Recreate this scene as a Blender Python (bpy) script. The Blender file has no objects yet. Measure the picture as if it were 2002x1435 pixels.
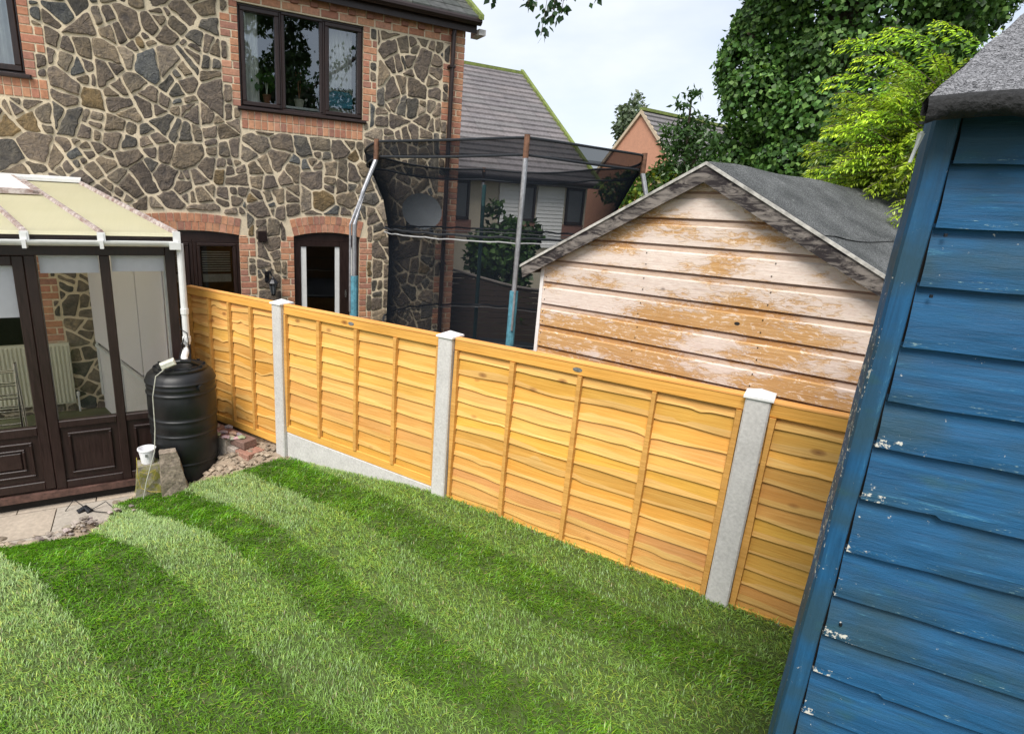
import bpy, math, random
import numpy as np
from mathutils import Matrix, Vector
R_ = math.radians
random.seed(7); rng = np.random.default_rng(7)
scene = bpy.context.scene

# ---------------------------------------------------------------- camera
PITCH, ROLL = R_(15.44), R_(2.68)
fw = Vector((0, math.cos(PITCH), -math.sin(PITCH))); up0 = Vector((0, math.sin(PITCH), math.cos(PITCH))); rt0 = Vector((1, 0, 0))
rt = math.cos(ROLL)*rt0 + math.sin(ROLL)*up0; up = -math.sin(ROLL)*rt0 + math.cos(ROLL)*up0
cam = bpy.data.objects.new("camera", bpy.data.cameras.new("camera"))
scene.collection.objects.link(cam); scene.camera = cam
cam.matrix_world = Matrix(((rt.x, up.x, -fw.x, 0), (rt.y, up.y, -fw.y, 0), (rt.z, up.z, -fw.z, 0), (0, 0, 0, 1)))
cam.data.sensor_fit = 'HORIZONTAL'; cam.data.sensor_width = 36
cam.data.lens = 1094.24/2002*36
cam.data.shift_x = (1001-848.75)/2002; cam.data.shift_y = (710.45-717.5)/2002
cam.data.clip_start = 0.02; cam.data.clip_end = 3000

# ---------------------------------------------------------------- light
SUN_AZ, SUN_EL = 205, 52          # compass-like: 0 = +y, clockwise
world = bpy.data.worlds.new("World"); scene.world = world; world.use_nodes = True
wn = world.node_tree; wn.nodes.clear()
def W(t, **k):
    n = wn.nodes.new(t)
    for a, b in k.items(): setattr(n, a, b)
    return n
sky = W('ShaderNodeTexSky', sky_type='NISHITA', sun_disc=False, sun_elevation=R_(SUN_EL), sun_rotation=R_(SUN_AZ), air_density=1.0, dust_density=1.5, ozone_density=2.0)
tc = W('ShaderNodeTexCoord'); mp = W('ShaderNodeMapping'); mp.inputs['Scale'].default_value = (1.3, 1.3, 3.2)
nz = W('ShaderNodeTexNoise'); nz.inputs['Scale'].default_value = 1.7; nz.inputs['Detail'].default_value = 5; nz.inputs['Roughness'].default_value = .55
mr = W('ShaderNodeMapRange'); mr.inputs[1].default_value = .32; mr.inputs[2].default_value = .68; mr.inputs[3].default_value = .50; mr.inputs[4].default_value = 1.
mx = W('ShaderNodeMix', data_type='RGBA'); mx.inputs[7].default_value = (6.0, 6.3, 6.8, 1)
bg = W('ShaderNodeBackground'); bg.inputs[1].default_value = .1; wo = W('ShaderNodeOutputWorld')
L = wn.links.new
L(tc.outputs['Generated'], mp.inputs[0]); L(mp.outputs[0], nz.inputs[0]); L(nz.outputs[0], mr.inputs[0]); L(mr.outputs[0], mx.inputs[0])
L(sky.outputs[0], mx.inputs[6]); L(mx.outputs[2], bg.inputs[0]); L(bg.outputs[0], wo.inputs[0])
sl = bpy.data.lights.new("sun", 'SUN'); sl.energy = 2.5; sl.angle = R_(28); sl.color = (1, .955, .89)
sun = bpy.data.objects.new("sun", sl); scene.collection.objects.link(sun)
sd = Vector((math.sin(R_(SUN_AZ))*math.cos(R_(SUN_EL)), math.cos(R_(SUN_AZ))*math.cos(R_(SUN_EL)), math.sin(R_(SUN_EL))))
sun.rotation_euler = sd.to_track_quat('Z', 'Y').to_euler(); sun.location = sd*60
scene.view_settings.view_transform = 'Standard'; scene.view_settings.look = 'None'
scene.view_settings.gamma = 1; scene.view_settings.exposure = 0.76
try: scene.cycles.use_denoising = True
except Exception: pass
scene.cycles.max_bounces = 8; scene.cycles.transparent_max_bounces = 24

# ---------------------------------------------------------------- helpers
class Frame:
    def __init__(s, ox, oy, ang): s.o = (ox, oy); s.a = ang; s.c = math.cos(ang); s.s = math.sin(ang)
    def w(s, p): return Vector((s.o[0]+s.c*p[0]-s.s*p[1], s.o[1]+s.s*p[0]+s.c*p[1], p[2]))
    def wn(s, P): return np.stack([s.o[0]+s.c*P[:, 0]-s.s*P[:, 1], s.o[1]+s.s*P[:, 0]+s.c*P[:, 1], P[:, 2]], 1)
FW = Frame(0, 0, 0)
eS = (.8867, .4623); eN = (-.4623, .8867)
FH = Frame(eN[0]*8.5, eN[1]*8.5, math.atan2(eS[1], eS[0]))             # house wall: x along the wall, y into the house
FC = Frame(eN[0]*5.6, eN[1]*5.6, FH.a)                                  # conservatory front
nF = (.5621, .8271); dR = (.8271, -.5621)
FF = Frame(nF[0]*3.23, nF[1]*3.23, math.atan2(dR[1], dR[0]))            # fence: x to the right along it, y away
BASE = {}
def props(o, label=None, cat=None, group=None, kind=None):
    if label: o['label'] = label
    if cat: o['category'] = cat
    if group: o['group'] = group
    if kind: o['kind'] = kind
    return o
def thing(name, label, cat, frame=FW, base=(0, 0, 0), group=None):
    o = bpy.data.objects.new(name, None); scene.collection.objects.link(o)
    o.location = frame.w(base); o.rotation_euler = (0, 0, frame.a); o.empty_display_size = .1
    BASE[o] = Vector(base); return props(o, label, cat, group)
class MB:
    def __init__(s): s.v = []; s.f = []; s.c = []
    def add(s, vs, fs, col=(1, 1, 1)):
        b = len(s.v); s.v += [tuple(v) for v in vs]
        for f in fs: s.f.append([i+b for i in f]); s.c.append(col)
        return s
    def box(s, x0, x1, y0, y1, z0, z1, col=(1, 1, 1)):
        return s.add([(x0, y0, z0), (x1, y0, z0), (x1, y1, z0), (x0, y1, z0), (x0, y0, z1), (x1, y0, z1), (x1, y1, z1), (x0, y1, z1)],
              [(3, 2, 1, 0), (4, 5, 6, 7), (0, 1, 5, 4), (1, 2, 6, 5), (2, 3, 7, 6), (3, 0, 4, 7)], col)
    def cham(s, x0, x1, y0, y1, z0, z1, c=.005, col=(1, 1, 1)):
        "box whose front (low y) edges are chamfered"
        a = [(x0, y1, z0), (x1, y1, z0), (x1, y1, z1), (x0, y1, z1), (x0, y0+c, z0), (x1, y0+c, z0), (x1, y0+c, z1), (x0, y0+c, z1), (x0+c, y0, z0+c), (x1-c, y0, z0+c), (x1-c, y0, z1-c), (x0+c, y0, z1-c)]
        return s.add(a, [(3, 2, 1, 0), (0, 1, 5, 4), (1, 2, 6, 5), (2, 3, 7, 6), (3, 0, 4, 7), (4, 5, 9, 8), (5, 6, 10, 9), (6, 7, 11, 10), (7, 4, 8, 11), (8, 9, 10, 11)], col)
    def quad(s, a, b, c, d, col=(1, 1, 1)): return s.add([a, b, c, d], [(0, 1, 2, 3)], col)
    def poly(s, pts, col=(1, 1, 1)): return s.add(pts, [tuple(range(len(pts)))], col)
    def prism(s, pts, dv, col=(1, 1, 1)):
        "polygon extruded by vector dv"
        n = len(pts); q = [tuple(p[i]+dv[i] for i in range(3)) for p in pts]
        fs = [tuple(range(n)), tuple(range(2*n-1, n-1, -1))]+[(i, i+n, (i+1) % n+n, (i+1) % n) for i in range(n)]
        return s.add(list(pts)+q, fs, col)
    def tube(s, pts, r, n=8, col=(1, 1, 1), caps=True):
        pts = [Vector(p) for p in pts]; m = len(pts); rr = r if isinstance(r, (list, tuple)) else [r]*m
        vs = []; ref = Vector((.13, .31, .94))
        for i, p in enumerate(pts):
            t = (pts[min(i+1, m-1)]-pts[max(i-1, 0)])
            if t.length < 1e-9: t = Vector((0, 0, 1))
            t.normalize(); u = t.cross(ref)
            if u.length < .1: u = t.cross(Vector((1, 0, 0)))
            u.normalize(); w = t.cross(u)
            for k in range(n):
                a = 2*math.pi*k/n; vs.append(p+rr[i]*(math.cos(a)*u+math.sin(a)*w))
        fs = [(i*n+k, i*n+(k+1) % n, (i+1)*n+(k+1) % n, (i+1)*n+k) for i in range(m-1) for k in range(n)]
        if caps: fs += [tuple(range(n-1, -1, -1)), tuple((m-1)*n+k for k in range(n))]
        return s.add(vs, fs, col)
    def lathe(s, c, prof, n=32, col=(1, 1, 1), sx=1, sy=1):
        vs = []
        for r, z in prof:
            for k in range(n):
                a = 2*math.pi*k/n; vs.append((c[0]+r*sx*math.cos(a), c[1]+r*sy*math.sin(a), c[2]+z))
        m = len(prof)
        fs = [(i*n+k, i*n+(k+1) % n, (i+1)*n+(k+1) % n, (i+1)*n+k) for i in range(m-1) for k in range(n)]
        fs += [tuple(range(n-1, -1, -1)), tuple((m-1)*n+k for k in range(n))]
        return s.add(vs, fs, col)
    def build(s, name, mat, parent=None, frame=FW, smooth=False, label=None, cat=None, kind=None, group=None, base=None):
        b = BASE[parent] if parent in BASE else Vector(base if base else (0, 0, 0))
        V = np.array(s.v, dtype=np.float64).reshape(-1, 3)-np.array(b)
        me = bpy.data.meshes.new(name); me.from_pydata(V.tolist(), [], s.f)
        at = me.color_attributes.new('Col', 'FLOAT_COLOR', 'CORNER')
        cnt = [len(f) for f in s.f]
        C = np.ones((sum(cnt), 4), np.float32); C[:, :3] = np.repeat(np.array([c[:3] for c in s.c], np.float32), cnt, 0)
        if len(at.data) == len(C): at.data.foreach_set('color', C.ravel())
        me.materials.append(mat)
        if smooth: me.polygons.foreach_set('use_smooth', [True]*len(me.polygons))
        me.update()
        o = bpy.data.objects.new(name, me); scene.collection.objects.link(o)
        if parent is not None: o.parent = parent; BASE[o] = b
        else: o.location = frame.w(b); o.rotation_euler = (0, 0, frame.a); BASE[o] = b
        return props(o, label, cat, group, kind)
def fastmesh(name, V, F, C, mat, parent=None, base=(0, 0, 0)):
    "V (n,3), F list of (k, idx array) of equal-size faces, C per-vertex colour"
    b = np.array(BASE[parent]) if parent in BASE else np.array(base)
    me = bpy.data.meshes.new(name); V = V-b
    me.vertices.add(len(V)); me.vertices.foreach_set('co', V.astype(np.float32).ravel())
    nl = sum(f.size for f in F); npol = sum(len(f) for f in F)
    me.loops.add(nl); me.polygons.add(npol)
    me.loops.foreach_set('vertex_index', np.concatenate([f.ravel() for f in F]).astype(np.int32))
    tot = np.concatenate([np.full(len(f), f.shape[1]) for f in F]); st = np.concatenate([[0], np.cumsum(tot)[:-1]])
    me.polygons.foreach_set('loop_start', st.astype(np.int32)); me.polygons.foreach_set('loop_total', tot.astype(np.int32))
    me.update(calc_edges=True)
    at = me.color_attributes.new('Col', 'FLOAT_COLOR', 'POINT'); CC = np.ones((len(V), 4), np.float32); CC[:, :3] = C
    at.data.foreach_set('color', CC.ravel()); me.materials.append(mat)
    o = bpy.data.objects.new(name, me); scene.collection.objects.link(o)
    if parent is not None: o.parent = parent; BASE[o] = Vector(b)
    else: o.location = Vector(b); BASE[o] = Vector(b)
    return o
def kids(o): return [c for c in bpy.data.objects if c.parent == o]
def copy_tree(o, parent=None):
    c = o.copy(); scene.collection.objects.link(c)
    if parent: c.parent = parent
    for ch in kids(o): copy_tree(ch, c)
    return c

# ---------------------------------------------------------------- materials
class NT:
    def __init__(s, name):
        s.m = bpy.data.materials.new(name); s.m.use_nodes = True; s.t = s.m.node_tree; s.t.nodes.clear()
        s.out = s.t.nodes.new('ShaderNodeOutputMaterial')
    def n(s, t, ins={}, **k):
        n = s.t.nodes.new('ShaderNode'+t)
        for a, b in k.items(): setattr(n, a, b)
        for a, b in ins.items(): s.put(n, a, b)
        return n
    def put(s, n, a, b):
        i = n.inputs[a]
        if hasattr(b, 'is_output'): s.t.links.new(b, i)
        elif hasattr(b, 'outputs'): s.t.links.new(b.outputs[0], i)
        else:
            if isinstance(b, (tuple, list)) and len(b) == 3 and i.type == 'RGBA': b = (*b, 1)
            i.default_value = b
    def coord(s, sc=(1, 1, 1), rot=(0, 0, 0)):
        return s.n('Mapping', {0: s.n('TexCoord').outputs['Object'], 'Scale': sc, 'Rotation': rot})
    def noise(s, v, scale, detail=4, rough=.55, dist=0): return s.n('TexNoise', {'Vector': v, 'Scale': scale, 'Detail': detail, 'Roughness': rough, 'Distortion': dist}).outputs[0]
    def ramp(s, f, a, b, lo=0., hi=1.): return s.n('MapRange', {0: f, 1: a, 2: b, 3: lo, 4: hi}).outputs[0]
    def mix(s, f, a, b, mode='MIX'):
        n = s.n('Mix', data_type='RGBA', blend_type=mode); s.put(n, 0, f); s.put(n, 6, a); s.put(n, 7, b); return n.outputs[2]
    def math(s, op, a, b=0.): return s.n('Math', {0: a, 1: b}, operation=op).outputs[0]
    def attr(s): return s.n('Attribute', attribute_name='Col').outputs[0]
    def bsdf(s, col, rough=.6, metal=0, bump=None, bd=.002, spec=.5, **k):
        p = s.n('BsdfPrincipled', {'Base Color': col, 'Roughness': rough, 'Metallic': metal, 'Specular IOR Level': spec})
        for a, b in k.items(): s.put(p, a.replace('_', ' '), b)
        if bump is not None: s.put(p, 'Normal', s.n('Bump', {'Height': bump, 'Distance': bd, 'Strength': 1.}))
        return p
    def done(s, sh): s.t.links.new(sh.outputs[0] if hasattr(sh, 'outputs') else sh, s.out.inputs[0]); return s.m
def vmul(T, a, b): return T.mix(1., a, b, 'MULTIPLY')
def simple(name, col, rough=.5, metal=0, ns=30, amt=.25, bd=.001, spec=.5, attr=False):
    T = NT(name); c = T.coord(); f = T.noise(c, ns, 5); g = T.noise(c, ns*.15, 3)
    k = T.math('ADD', T.ramp(f, .3, .7, 1-amt, 1+amt*.4), T.ramp(g, .3, .7, -amt*.5, amt*.3))
    cc = T.mix(1., col, k, 'MULTIPLY')
    if attr: cc = vmul(T, cc, T.attr())
    return T.done(T.bsdf(cc, T.ramp(g, .3, .7, rough*.85, min(1, rough*1.15)), metal, f, bd, spec))
M = {}
T = NT('rubble_stone'); c = T.coord(); f = T.noise(c, 9, 8, .68, .6); g = T.noise(c, 38, 6, .7)
cc = vmul(T, T.attr(), T.mix(T.ramp(f, .3, .72), (.5, .5, .54), (1.7, 1.55, 1.3)))
cc = vmul(T, cc, T.mix(T.ramp(g, .3, .7), (.72, .72, .74), (1.3, 1.28, 1.2)))
M['stone'] = T.done(T.bsdf(cc, .78, 0, T.math('ADD', T.math('MULTIPLY', f, 2.5), g), .018, .35))
M['mortar'] = simple('lime_mortar', (.74, .62, .44), .9, 0, 60, .22, .003)
T = NT('red_brick'); c = T.coord(); f = T.noise(c, 22, 5, .7); g = T.noise(c, 120, 4, .7)
cc = vmul(T, T.attr(), T.mix(T.ramp(f, .3, .7), (.72, .7, .7), (1.22, 1.2, 1.16)))
cc = T.mix(T.ramp(g, .62, .75, 0, .35), cc, (.55, .42, .33))
M['brick'] = T.done(T.bsdf(cc, .85, 0, g, .003, .3))
T = NT('brown_woodgrain_frame'); c = T.coord((1, 1, 1)); f = T.noise(T.coord((60, 60, 4)), 1.5, 5, .6)
M['frame'] = T.done(T.bsdf(T.mix(T.ramp(f, .3, .7), (.0115, .0055, .0045), (.029, .0135, .0105)), T.ramp(f, .3, .7, .32, .5), 0, f, .0008))
M['frame_l'] = simple('worn_brown_sill', (.11, .058, .045), .55, 0, 25, .5, .001)
M['white'] = simple('white_plastic', (.74, .74, .72), .35, 0, 18, .08, .0003)
M['cream'] = simple('cream_enamel', (.62, .60, .47), .4, 0, 20, .06, .0003)
M['whitewall'] = simple('off_white_panel', (.80, .76, .73), .8, 0, 60, .08, .0006)
T = NT('white_fabric_blind'); f = T.noise(T.coord(), 30, 4)
M['blind'] = T.done(T.n('MixShader', {0: .38, 1: T.n('BsdfDiffuse', {0: T.mix(f, (.90, .87, .88), (.95, .92, .93))}), 2: T.n('BsdfTranslucent', {0: (.92, .87, .87)})}))
T = NT('glazing_glass'); fr = T.n('Fresnel', {'IOR': 1.5}); k = T.math('MINIMUM', T.math('MULTIPLY', fr, 2.3), 1.)
M['glass'] = T.done(T.n('MixShader', {0: k, 1: T.n('BsdfTransparent', {0: (.93, .95, .94)}), 2: T.n('BsdfGlossy', {0: (.95, .97, 1), 'Roughness': .012})}))
T = NT('upstairs_glass'); fr = T.n('Fresnel', {'IOR': 1.5}); k = T.math('MINIMUM', T.math('MULTIPLY', fr, 4.6), 1.)
wv = T.noise(T.coord((1, 1, 1)), 1.4, 2)
M['mglass'] = T.done(T.n('MixShader', {0: k, 1: T.n('BsdfTransparent', {0: (.9, .93, .92)}), 2: T.n('BsdfGlossy', {0: (.88, .94, 1), 'Roughness': .01, 'Normal': T.n('Bump', {'Height': wv, 'Distance': .0025})})}))
T = NT('conservatory_glass'); fr = T.n('Fresnel', {'IOR': 1.45}); k = T.math('MULTIPLY', fr, .9)
M['cglass'] = T.done(T.n('MixShader', {0: k, 1: T.n('BsdfTransparent', {0: (.97, .97, .97)}), 2: T.n('BsdfGlossy', {0: (.9, .9, .9), 'Roughness': .02})}))
T = NT('cream_polycarbonate'); c = T.coord(); f = T.noise(c, 3, 5); st = T.noise(T.coord((90, 1.2, 1), (0, 0, .35)), 1, 2)
cc = T.mix(T.ramp(f, .35, .7), (.92, .87, .64), (.86, .81, .57)); cc = T.mix(T.ramp(st, .45, .6, 0, .12), cc, (.5, .5, .35))
a_ = T.bsdf(cc, .45, 0, None); tl = T.n('BsdfTranslucent', {0: (.95, .93, .80)})
M['poly'] = T.done(T.n('MixShader', {0: .62, 1: a_, 2: tl}))
T = NT('weathered_glazing_bar'); f = T.noise(T.coord(), 14, 6, .7); 
M['bar'] = T.done(T.bsdf(T.mix(T.ramp(f, .4, .62), (.23, .15, .13), (.55, .49, .46)), .5, 0, f, .001))
M['tile'] = simple('grey_brown_roof_tile', (.185, .172, .172), .8, 0, 14, .3, .004, attr=True)
M['dtile'] = simple('dark_mossy_roof_tile', (.075, .078, .075), .85, 0, 10, .5, .006, attr=True)
M['moss'] = simple('moss', (.20, .25, .06), .95, 0, 40, .5, .01)
M['render'] = simple('cream_rendered_wall', (.66, .58, .45), .9, 0, 25, .12, .002)
M['wboard'] = simple('white_weatherboard', (.95, .95, .93), .6, 0, 15, .04, .001)
M['concrete'] = simple('pale_concrete', (.60, .575, .55), .9, 0, 60, .18, .0016)
M['cap'] = simple('white_concrete_cap', (.80, .79, .77), .85, 0, 60, .08, .001)
M['aggregate'] = simple('worn_grey_stone', (.30, .245, .19), .95, 0, 45, .5, .006)
T = NT('mossy_stone'); c = T.coord(); f = T.noise(c, 16, 6, .7)
M['mossy'] = T.done(T.bsdf(T.mix(T.ramp(f, .42, .58), (.27, .24, .20), (.20, .19, .035)), .95, 0, f, .008))
T = NT('black_water_butt_plastic'); f = T.noise(T.coord(), 5, 4); g = T.noise(T.coord(), 120, 2)
M['black'] = T.done(T.bsdf(T.mix(T.ramp(f, .3, .7), (.0035, .004, .005), (.007, .0075, .008)), T.ramp(f, .3, .7, .38, .52), 0, g, .0006, .5))
M['blackmetal'] = simple('black_painted_metal', (.015, .016, .02), .35, .3, 20, .2)
M['dark'] = simple('dark_room', (.02, .018, .016), .9)
M['chrome'] = simple('chrome', (.62, .62, .60), .22, 1., 20, .1)
M['galv'] = simple('galvanised_tube', (.50, .50, .52), .42, .75, 30, .25, .0008)
M['rust'] = simple('rusty_tube', (.20, .10, .06), .75, .2, 30, .5, .002)
M['foam'] = simple('faded_blue_foam_sleeve', (.10, .30, .38), .8, 0, 26, .45, .003)
M['foamd'] = simple('dark_green_foam_sleeve', (.02, .07, .075), .8, 0, 26, .35, .003)
M['lens'] = simple('lantern_pane', (.10, .11, .12), .12)
M['dish'] = simple('grey_dish_metal', (.20, .215, .225), .45, .2, 10, .1)
M['cable'] = simple('grey_white_cable', (.50, .50, .42), .5)
M['ycable'] = simple('yellow_hose', (.42, .33, .06), .5)
M['plug'] = simple('off_white_plug_box', (.66, .66, .56), .5)
M['cup'] = simple('white_beaker', (.88, .88, .90), .4, 0, 10, .03)
M['badge'] = simple('metal_badge', (.42, .42, .44), .35, .7, 300, .6)
M['curtain'] = simple('pale_curtain', (.85, .84, .78), .9, 0, 8, .12)
M['pot'] = simple('cream_pot', (.60, .57, .45), .6)
M['terra'] = simple('terracotta', (.32, .13, .07), .8)
M['gift'] = simple('turquoise_patterned_box', (.05, .36, .52), .4, 0, 55, .6)
M['blindw'] = simple('white_roller_blind', (.93, .90, .93), .85, 0, 20, .04, .0004)
M['slate'] = simple('slat_blind', (.42, .40, .30), .6)
M['pavers'] = simple('paving_slab', (.50, .43, .355), .92, 0, 28, .2, .003, attr=True)
M['jointdirt'] = simple('joint_dirt', (.12, .095, .07), 1, 0, 40, .4, .004)
M['paleb'] = simple('pale_lichened_batten', (.50, .48, .44), .9, 0, 25, .5, .003)
M['dirtyboard'] = simple('dirt_stained_board', (.22, .15, .095), .95, 0, 30, .5, .004)
M['oldpost'] = simple('old_grey_post', (.26, .23, .21), .95, 0, 40, .4, .003)
T = NT('bare_soil'); c = T.coord(); f = T.noise(c, 7, 8, .7); g = T.noise(c, 45, 6, .7)
M['soil'] = T.done(T.bsdf(T.mix(T.ramp(g, .3, .7), T.mix(T.ramp(f, .35, .65), (.25, .185, .125), (.45, .35, .25)), (.42, .34, .26)), .95, 0, T.math('ADD', f, g), .02, .2))
M['rubble'] = simple('broken_rubble', (.9, .9, .9), .95, 0, 50, .35, .004, attr=True)
T = NT('turf_base'); f = T.noise(T.coord(), 20, 6)
M['turf'] = T.done(T.bsdf(T.mix(f, (.035, .065, .012), (.09, .12, .03)), 1.))
T = NT('grass_blade'); a = T.attr()
d_ = T.n('BsdfDiffuse', {0: a}); tr = T.n('BsdfTranslucent', {0: T.mix(1., a, (1.1, 1.15, .6), 'MULTIPLY')}); gl = T.n('BsdfGlossy', {0: (.9, 1, .9), 'Roughness': .42})
M['grass'] = T.done(T.n('MixShader', {0: .045, 1: T.n('MixShader', {0: .28, 1: d_, 2: tr}), 2: gl}))
def leafmat(name, gloss=.025, trans=.25, gr=.35):
    T = NT(name); a = T.attr()
    d_ = T.n('BsdfDiffuse', {0: a}); tr = T.n('BsdfTranslucent', {0: T.mix(1., a, (1.3, 1.4, .5), 'MULTIPLY')}); gl = T.n('BsdfGlossy', {0: (1, 1, 1), 'Roughness': gr})
    return T.done(T.n('MixShader', {0: gloss, 1: T.n('MixShader', {0: trans, 1: d_, 2: tr}), 2: gl}))
M['leaf'] = leafmat('leaf'); M['ivy'] = leafmat('ivy_leaf', .025, .18, .5); M['conifer'] = leafmat('golden_conifer_leaf', .03, .35)
M['bark'] = simple('bark', (.11, .085, .06), .95, 0, 22, .5, .01)
# fence wood
def wood(name, c1, c2, edge=None):
    T = NT(name); c = T.coord((1, 1, 1)); g1 = T.noise(T.coord((2.2, 8, 55)), 1, 5, .65, .8); g2 = T.noise(T.coord((5, 20, 210)), 1, 3, .6)
    big = T.noise(T.coord((1.1, 3, 5)), 1.3, 3, .5)
    col = T.mix(T.ramp(g1, .3, .7), c1, c2)
    col = vmul(T, col, T.mix(T.ramp(g2, .25, .75), (.88, .87, .84), (1.1, 1.1, 1.08)))
    col = vmul(T, col, T.mix(T.ramp(big, .3, .7), (.9, .88, .84), (1.1, 1.08, 1.04)))
    vo = T.n('TexVoronoi', {'Vector': T.coord((3.4, 1, 6.5)), 'Scale': 1., 'Randomness': 1.}, feature='F1')
    kn = T.ramp(T.math('ADD', vo.outputs['Distance'], T.math('MULTIPLY', g1, .05)), 0.11, .17, 1, 0)
    sel = T.ramp(T.n('SeparateColor', {0: vo.outputs['Color']}).outputs[0], .50, .54)
    kk = T.math('MULTIPLY', kn, sel)
    col = T.mix(T.math('MULTIPLY', kk, .75), col, (.33, .135, .03))
    core = T.math('MULTIPLY', T.ramp(vo.outputs['Distance'], .03, .07, 1, 0), sel)
    col = T.mix(T.math('MULTIPLY', core, .7), col, (.16, .06, .02))
    col = vmul(T, col, T.attr())
    return T.done(T.bsdf(col, .72, 0, T.math('ADD', g1, T.math('MULTIPLY', g2, .5)), .0022, .3))
M['fwood'] = wood('golden_treated_softwood', (.66, .325, .065), (.80, .46, .125))
# old shed peeling cladding
T = NT('peeling_cladding'); v = T.coord((1, 1, 1))
grain = T.noise(T.coord((3, 10, 70)), 1, 5, .7, 1.); big = T.noise(T.coord((1.1, 3, 3.4)), 1.25, 4, .6); fine = T.noise(T.coord((16, 10, 42)), 1, 6, .75, .8)
sx = T.n('SeparateXYZ', {0: T.coord()})
dwn = T.ramp(sx.outputs[2], 1.0, 2.2, .10, -.14)          # the top boards keep more of their old coat
k = T.math('ADD', T.math('ADD', T.math('MULTIPLY', big, .85), T.math('MULTIPLY', fine, .55)), dwn)
peel = T.ramp(k, .565, .63)
tan = T.mix(T.ramp(grain, .3, .7), (.44, .235, .085), (.62, .39, .175)); white = T.mix(T.ramp(fine, .3, .7), (.62, .50, .43), (.82, .74, .66))
white = T.mix(T.ramp(grain, .58, .66, 0, .5), white, (.40, .27, .20))
tan = T.mix(T.ramp(T.math('ADD', fine, T.math('MULTIPLY', grain, .3)), .70, .76, 0, .75), tan, (.80, .69, .58))
col = T.mix(peel, white, tan)
vo = T.n('TexVoronoi', {'Vector': T.coord((2.1, 1, 3.4)), 'Scale': 1.}); kn = T.ramp(vo.outputs['Distance'], .035, .06, 1, 0)
col = T.mix(T.math('MULTIPLY', kn, T.ramp(T.n('SeparateColor', {0: vo.outputs['Color']}).outputs[1], .6, .65)), col, (.05, .025, .015))
col = vmul(T, col, T.attr())
M['peel'] = T.done(T.bsdf(col, .8, 0, T.math('ADD', grain, T.math('MULTIPLY', peel, -.4)), .003, .25))
T = NT('weathered_bargeboard'); g = T.noise(T.coord((6, 12, 22)), 1, 6, .7, 1.1); h = T.noise(T.coord((2, 5, 6)), 1, 4, .6)
col = T.mix(T.ramp(T.math('ADD', g, T.math('MULTIPLY', h, .45)), .66, .82), (.028, .023, .024), (.21, .185, .165))
M['barge'] = T.done(T.bsdf(col, .85, 0, g, .003, .25))
T = NT('shed_felt'); c = T.coord(); f = T.noise(c, 130, 3, .8); g = T.noise(c, 4, 4)
col = T.mix(T.ramp(f, .42, .62), (.040, .042, .043), (.17, .175, .175)); col = vmul(T, col, T.mix(T.ramp(g, .3, .7), (.6, .62, .62), (1.35, 1.35, 1.35)))
col = T.mix(T.ramp(T.noise(c, 17, 6, .7), .60, .68, 0, .5), col, (.27, .28, .27))
M['felt'] = T.done(T.bsdf(col, .95, 0, f, .004, .2))
T = NT('mineral_felt'); c = T.coord(); f = T.n('TexVoronoi', {'Vector': c, 'Scale': 260.}).outputs['Distance']; g = T.noise(c, 150, 4, .75, 2.)
col = T.mix(T.ramp(g, .42, .58), (.022, .023, .025), (.43, .43, .45))
M['felt2'] = T.done(T.bsdf(col, .9, 0, g, .006, .3))
# blue paint
def blue(name, horiz=True):
    T = NT(name); s_ = (4, 10, 60) if horiz else (60, 20, 3)
    g = T.noise(T.coord(s_), 1, 6, .65, .7); b = T.noise(T.coord((3.5, 4, 6)), 1, 4, .55); fine = T.noise(T.coord((45, 30, 260) if horiz else (260, 30, 45)), 1, 5, .75)
    col = T.mix(T.ramp(g, .3, .7), (.007, .050, .115), (.014, .105, .235))
    col = T.mix(T.ramp(b, .44, .62, 0, .85), col, (.022, .060, .085))
    col = T.mix(T.ramp(T.noise(T.coord((7, 6, 12)), 1, 3), .60, .75, 0, .45), col, (.03, .085, .05))
    col = T.mix(T.ramp(T.math('ADD', g, T.math('MULTIPLY', fine, .6)), .95, 1.05, 0, .4), col, (.10, .28, .36))
    at = T.n('SeparateColor', {0: T.attr()})           # R: closeness to a board's lower edge / worn arris
    wear = T.ramp(T.math('ADD', T.math('MULTIPLY', fine, .8), T.math('MULTIPLY', at.outputs[0], .36)), .81, .87)
    col = T.mix(T.math('MULTIPLY', wear, .85), col, T.mix(g, (.13, .34, .33), (.46, .50, .45)))
    pw = T.ramp(T.math('ADD', T.noise(T.coord((55, 55, 55)), 1, 6, .75), T.math('MULTIPLY', at.outputs[1], .19)), .675, .71)
    col = T.mix(pw, col, (.62, .60, .53))
    return T.done(T.bsdf(col, T.ramp(g, .3, .7, .5, .75), 0, T.math('ADD', g, T.math('MULTIPLY', fine, .6)), .0022, .3))
M['tar'] = simple('black_felt_edge', (.018, .018, .019), .85, 0, 120, .8, .006)  # black hanging felt, darkened further with the eave's shade in its colour
M['blue'] = blue('worn_blue_paint'); M['bluev'] = blue('worn_blue_trim_paint', False)
T = NT('enclosure_netting'); c = T.coord()
geo = T.n('NewGeometry'); dp_ = T.n('VectorMath', {0: geo.outputs['Normal'], 1: geo.outputs['Incoming']}, operation='DOT_PRODUCT').outputs['Value']
thread = T.math('SUBTRACT', 1., T.math('POWER', .60, T.math('DIVIDE', 1., T.math('MAXIMUM', T.math('ABSOLUTE', dp_), .12))))   # a mesh closes up where it is seen along its threads
M['net'] = T.done(T.n('MixShader', {0: thread, 1: T.n('BsdfTransparent', {0: (1, 1, 1)}), 2: T.n('BsdfDiffuse', {0: (.012, .015, .02)})}))
T = NT('sleeve_netting')
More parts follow.
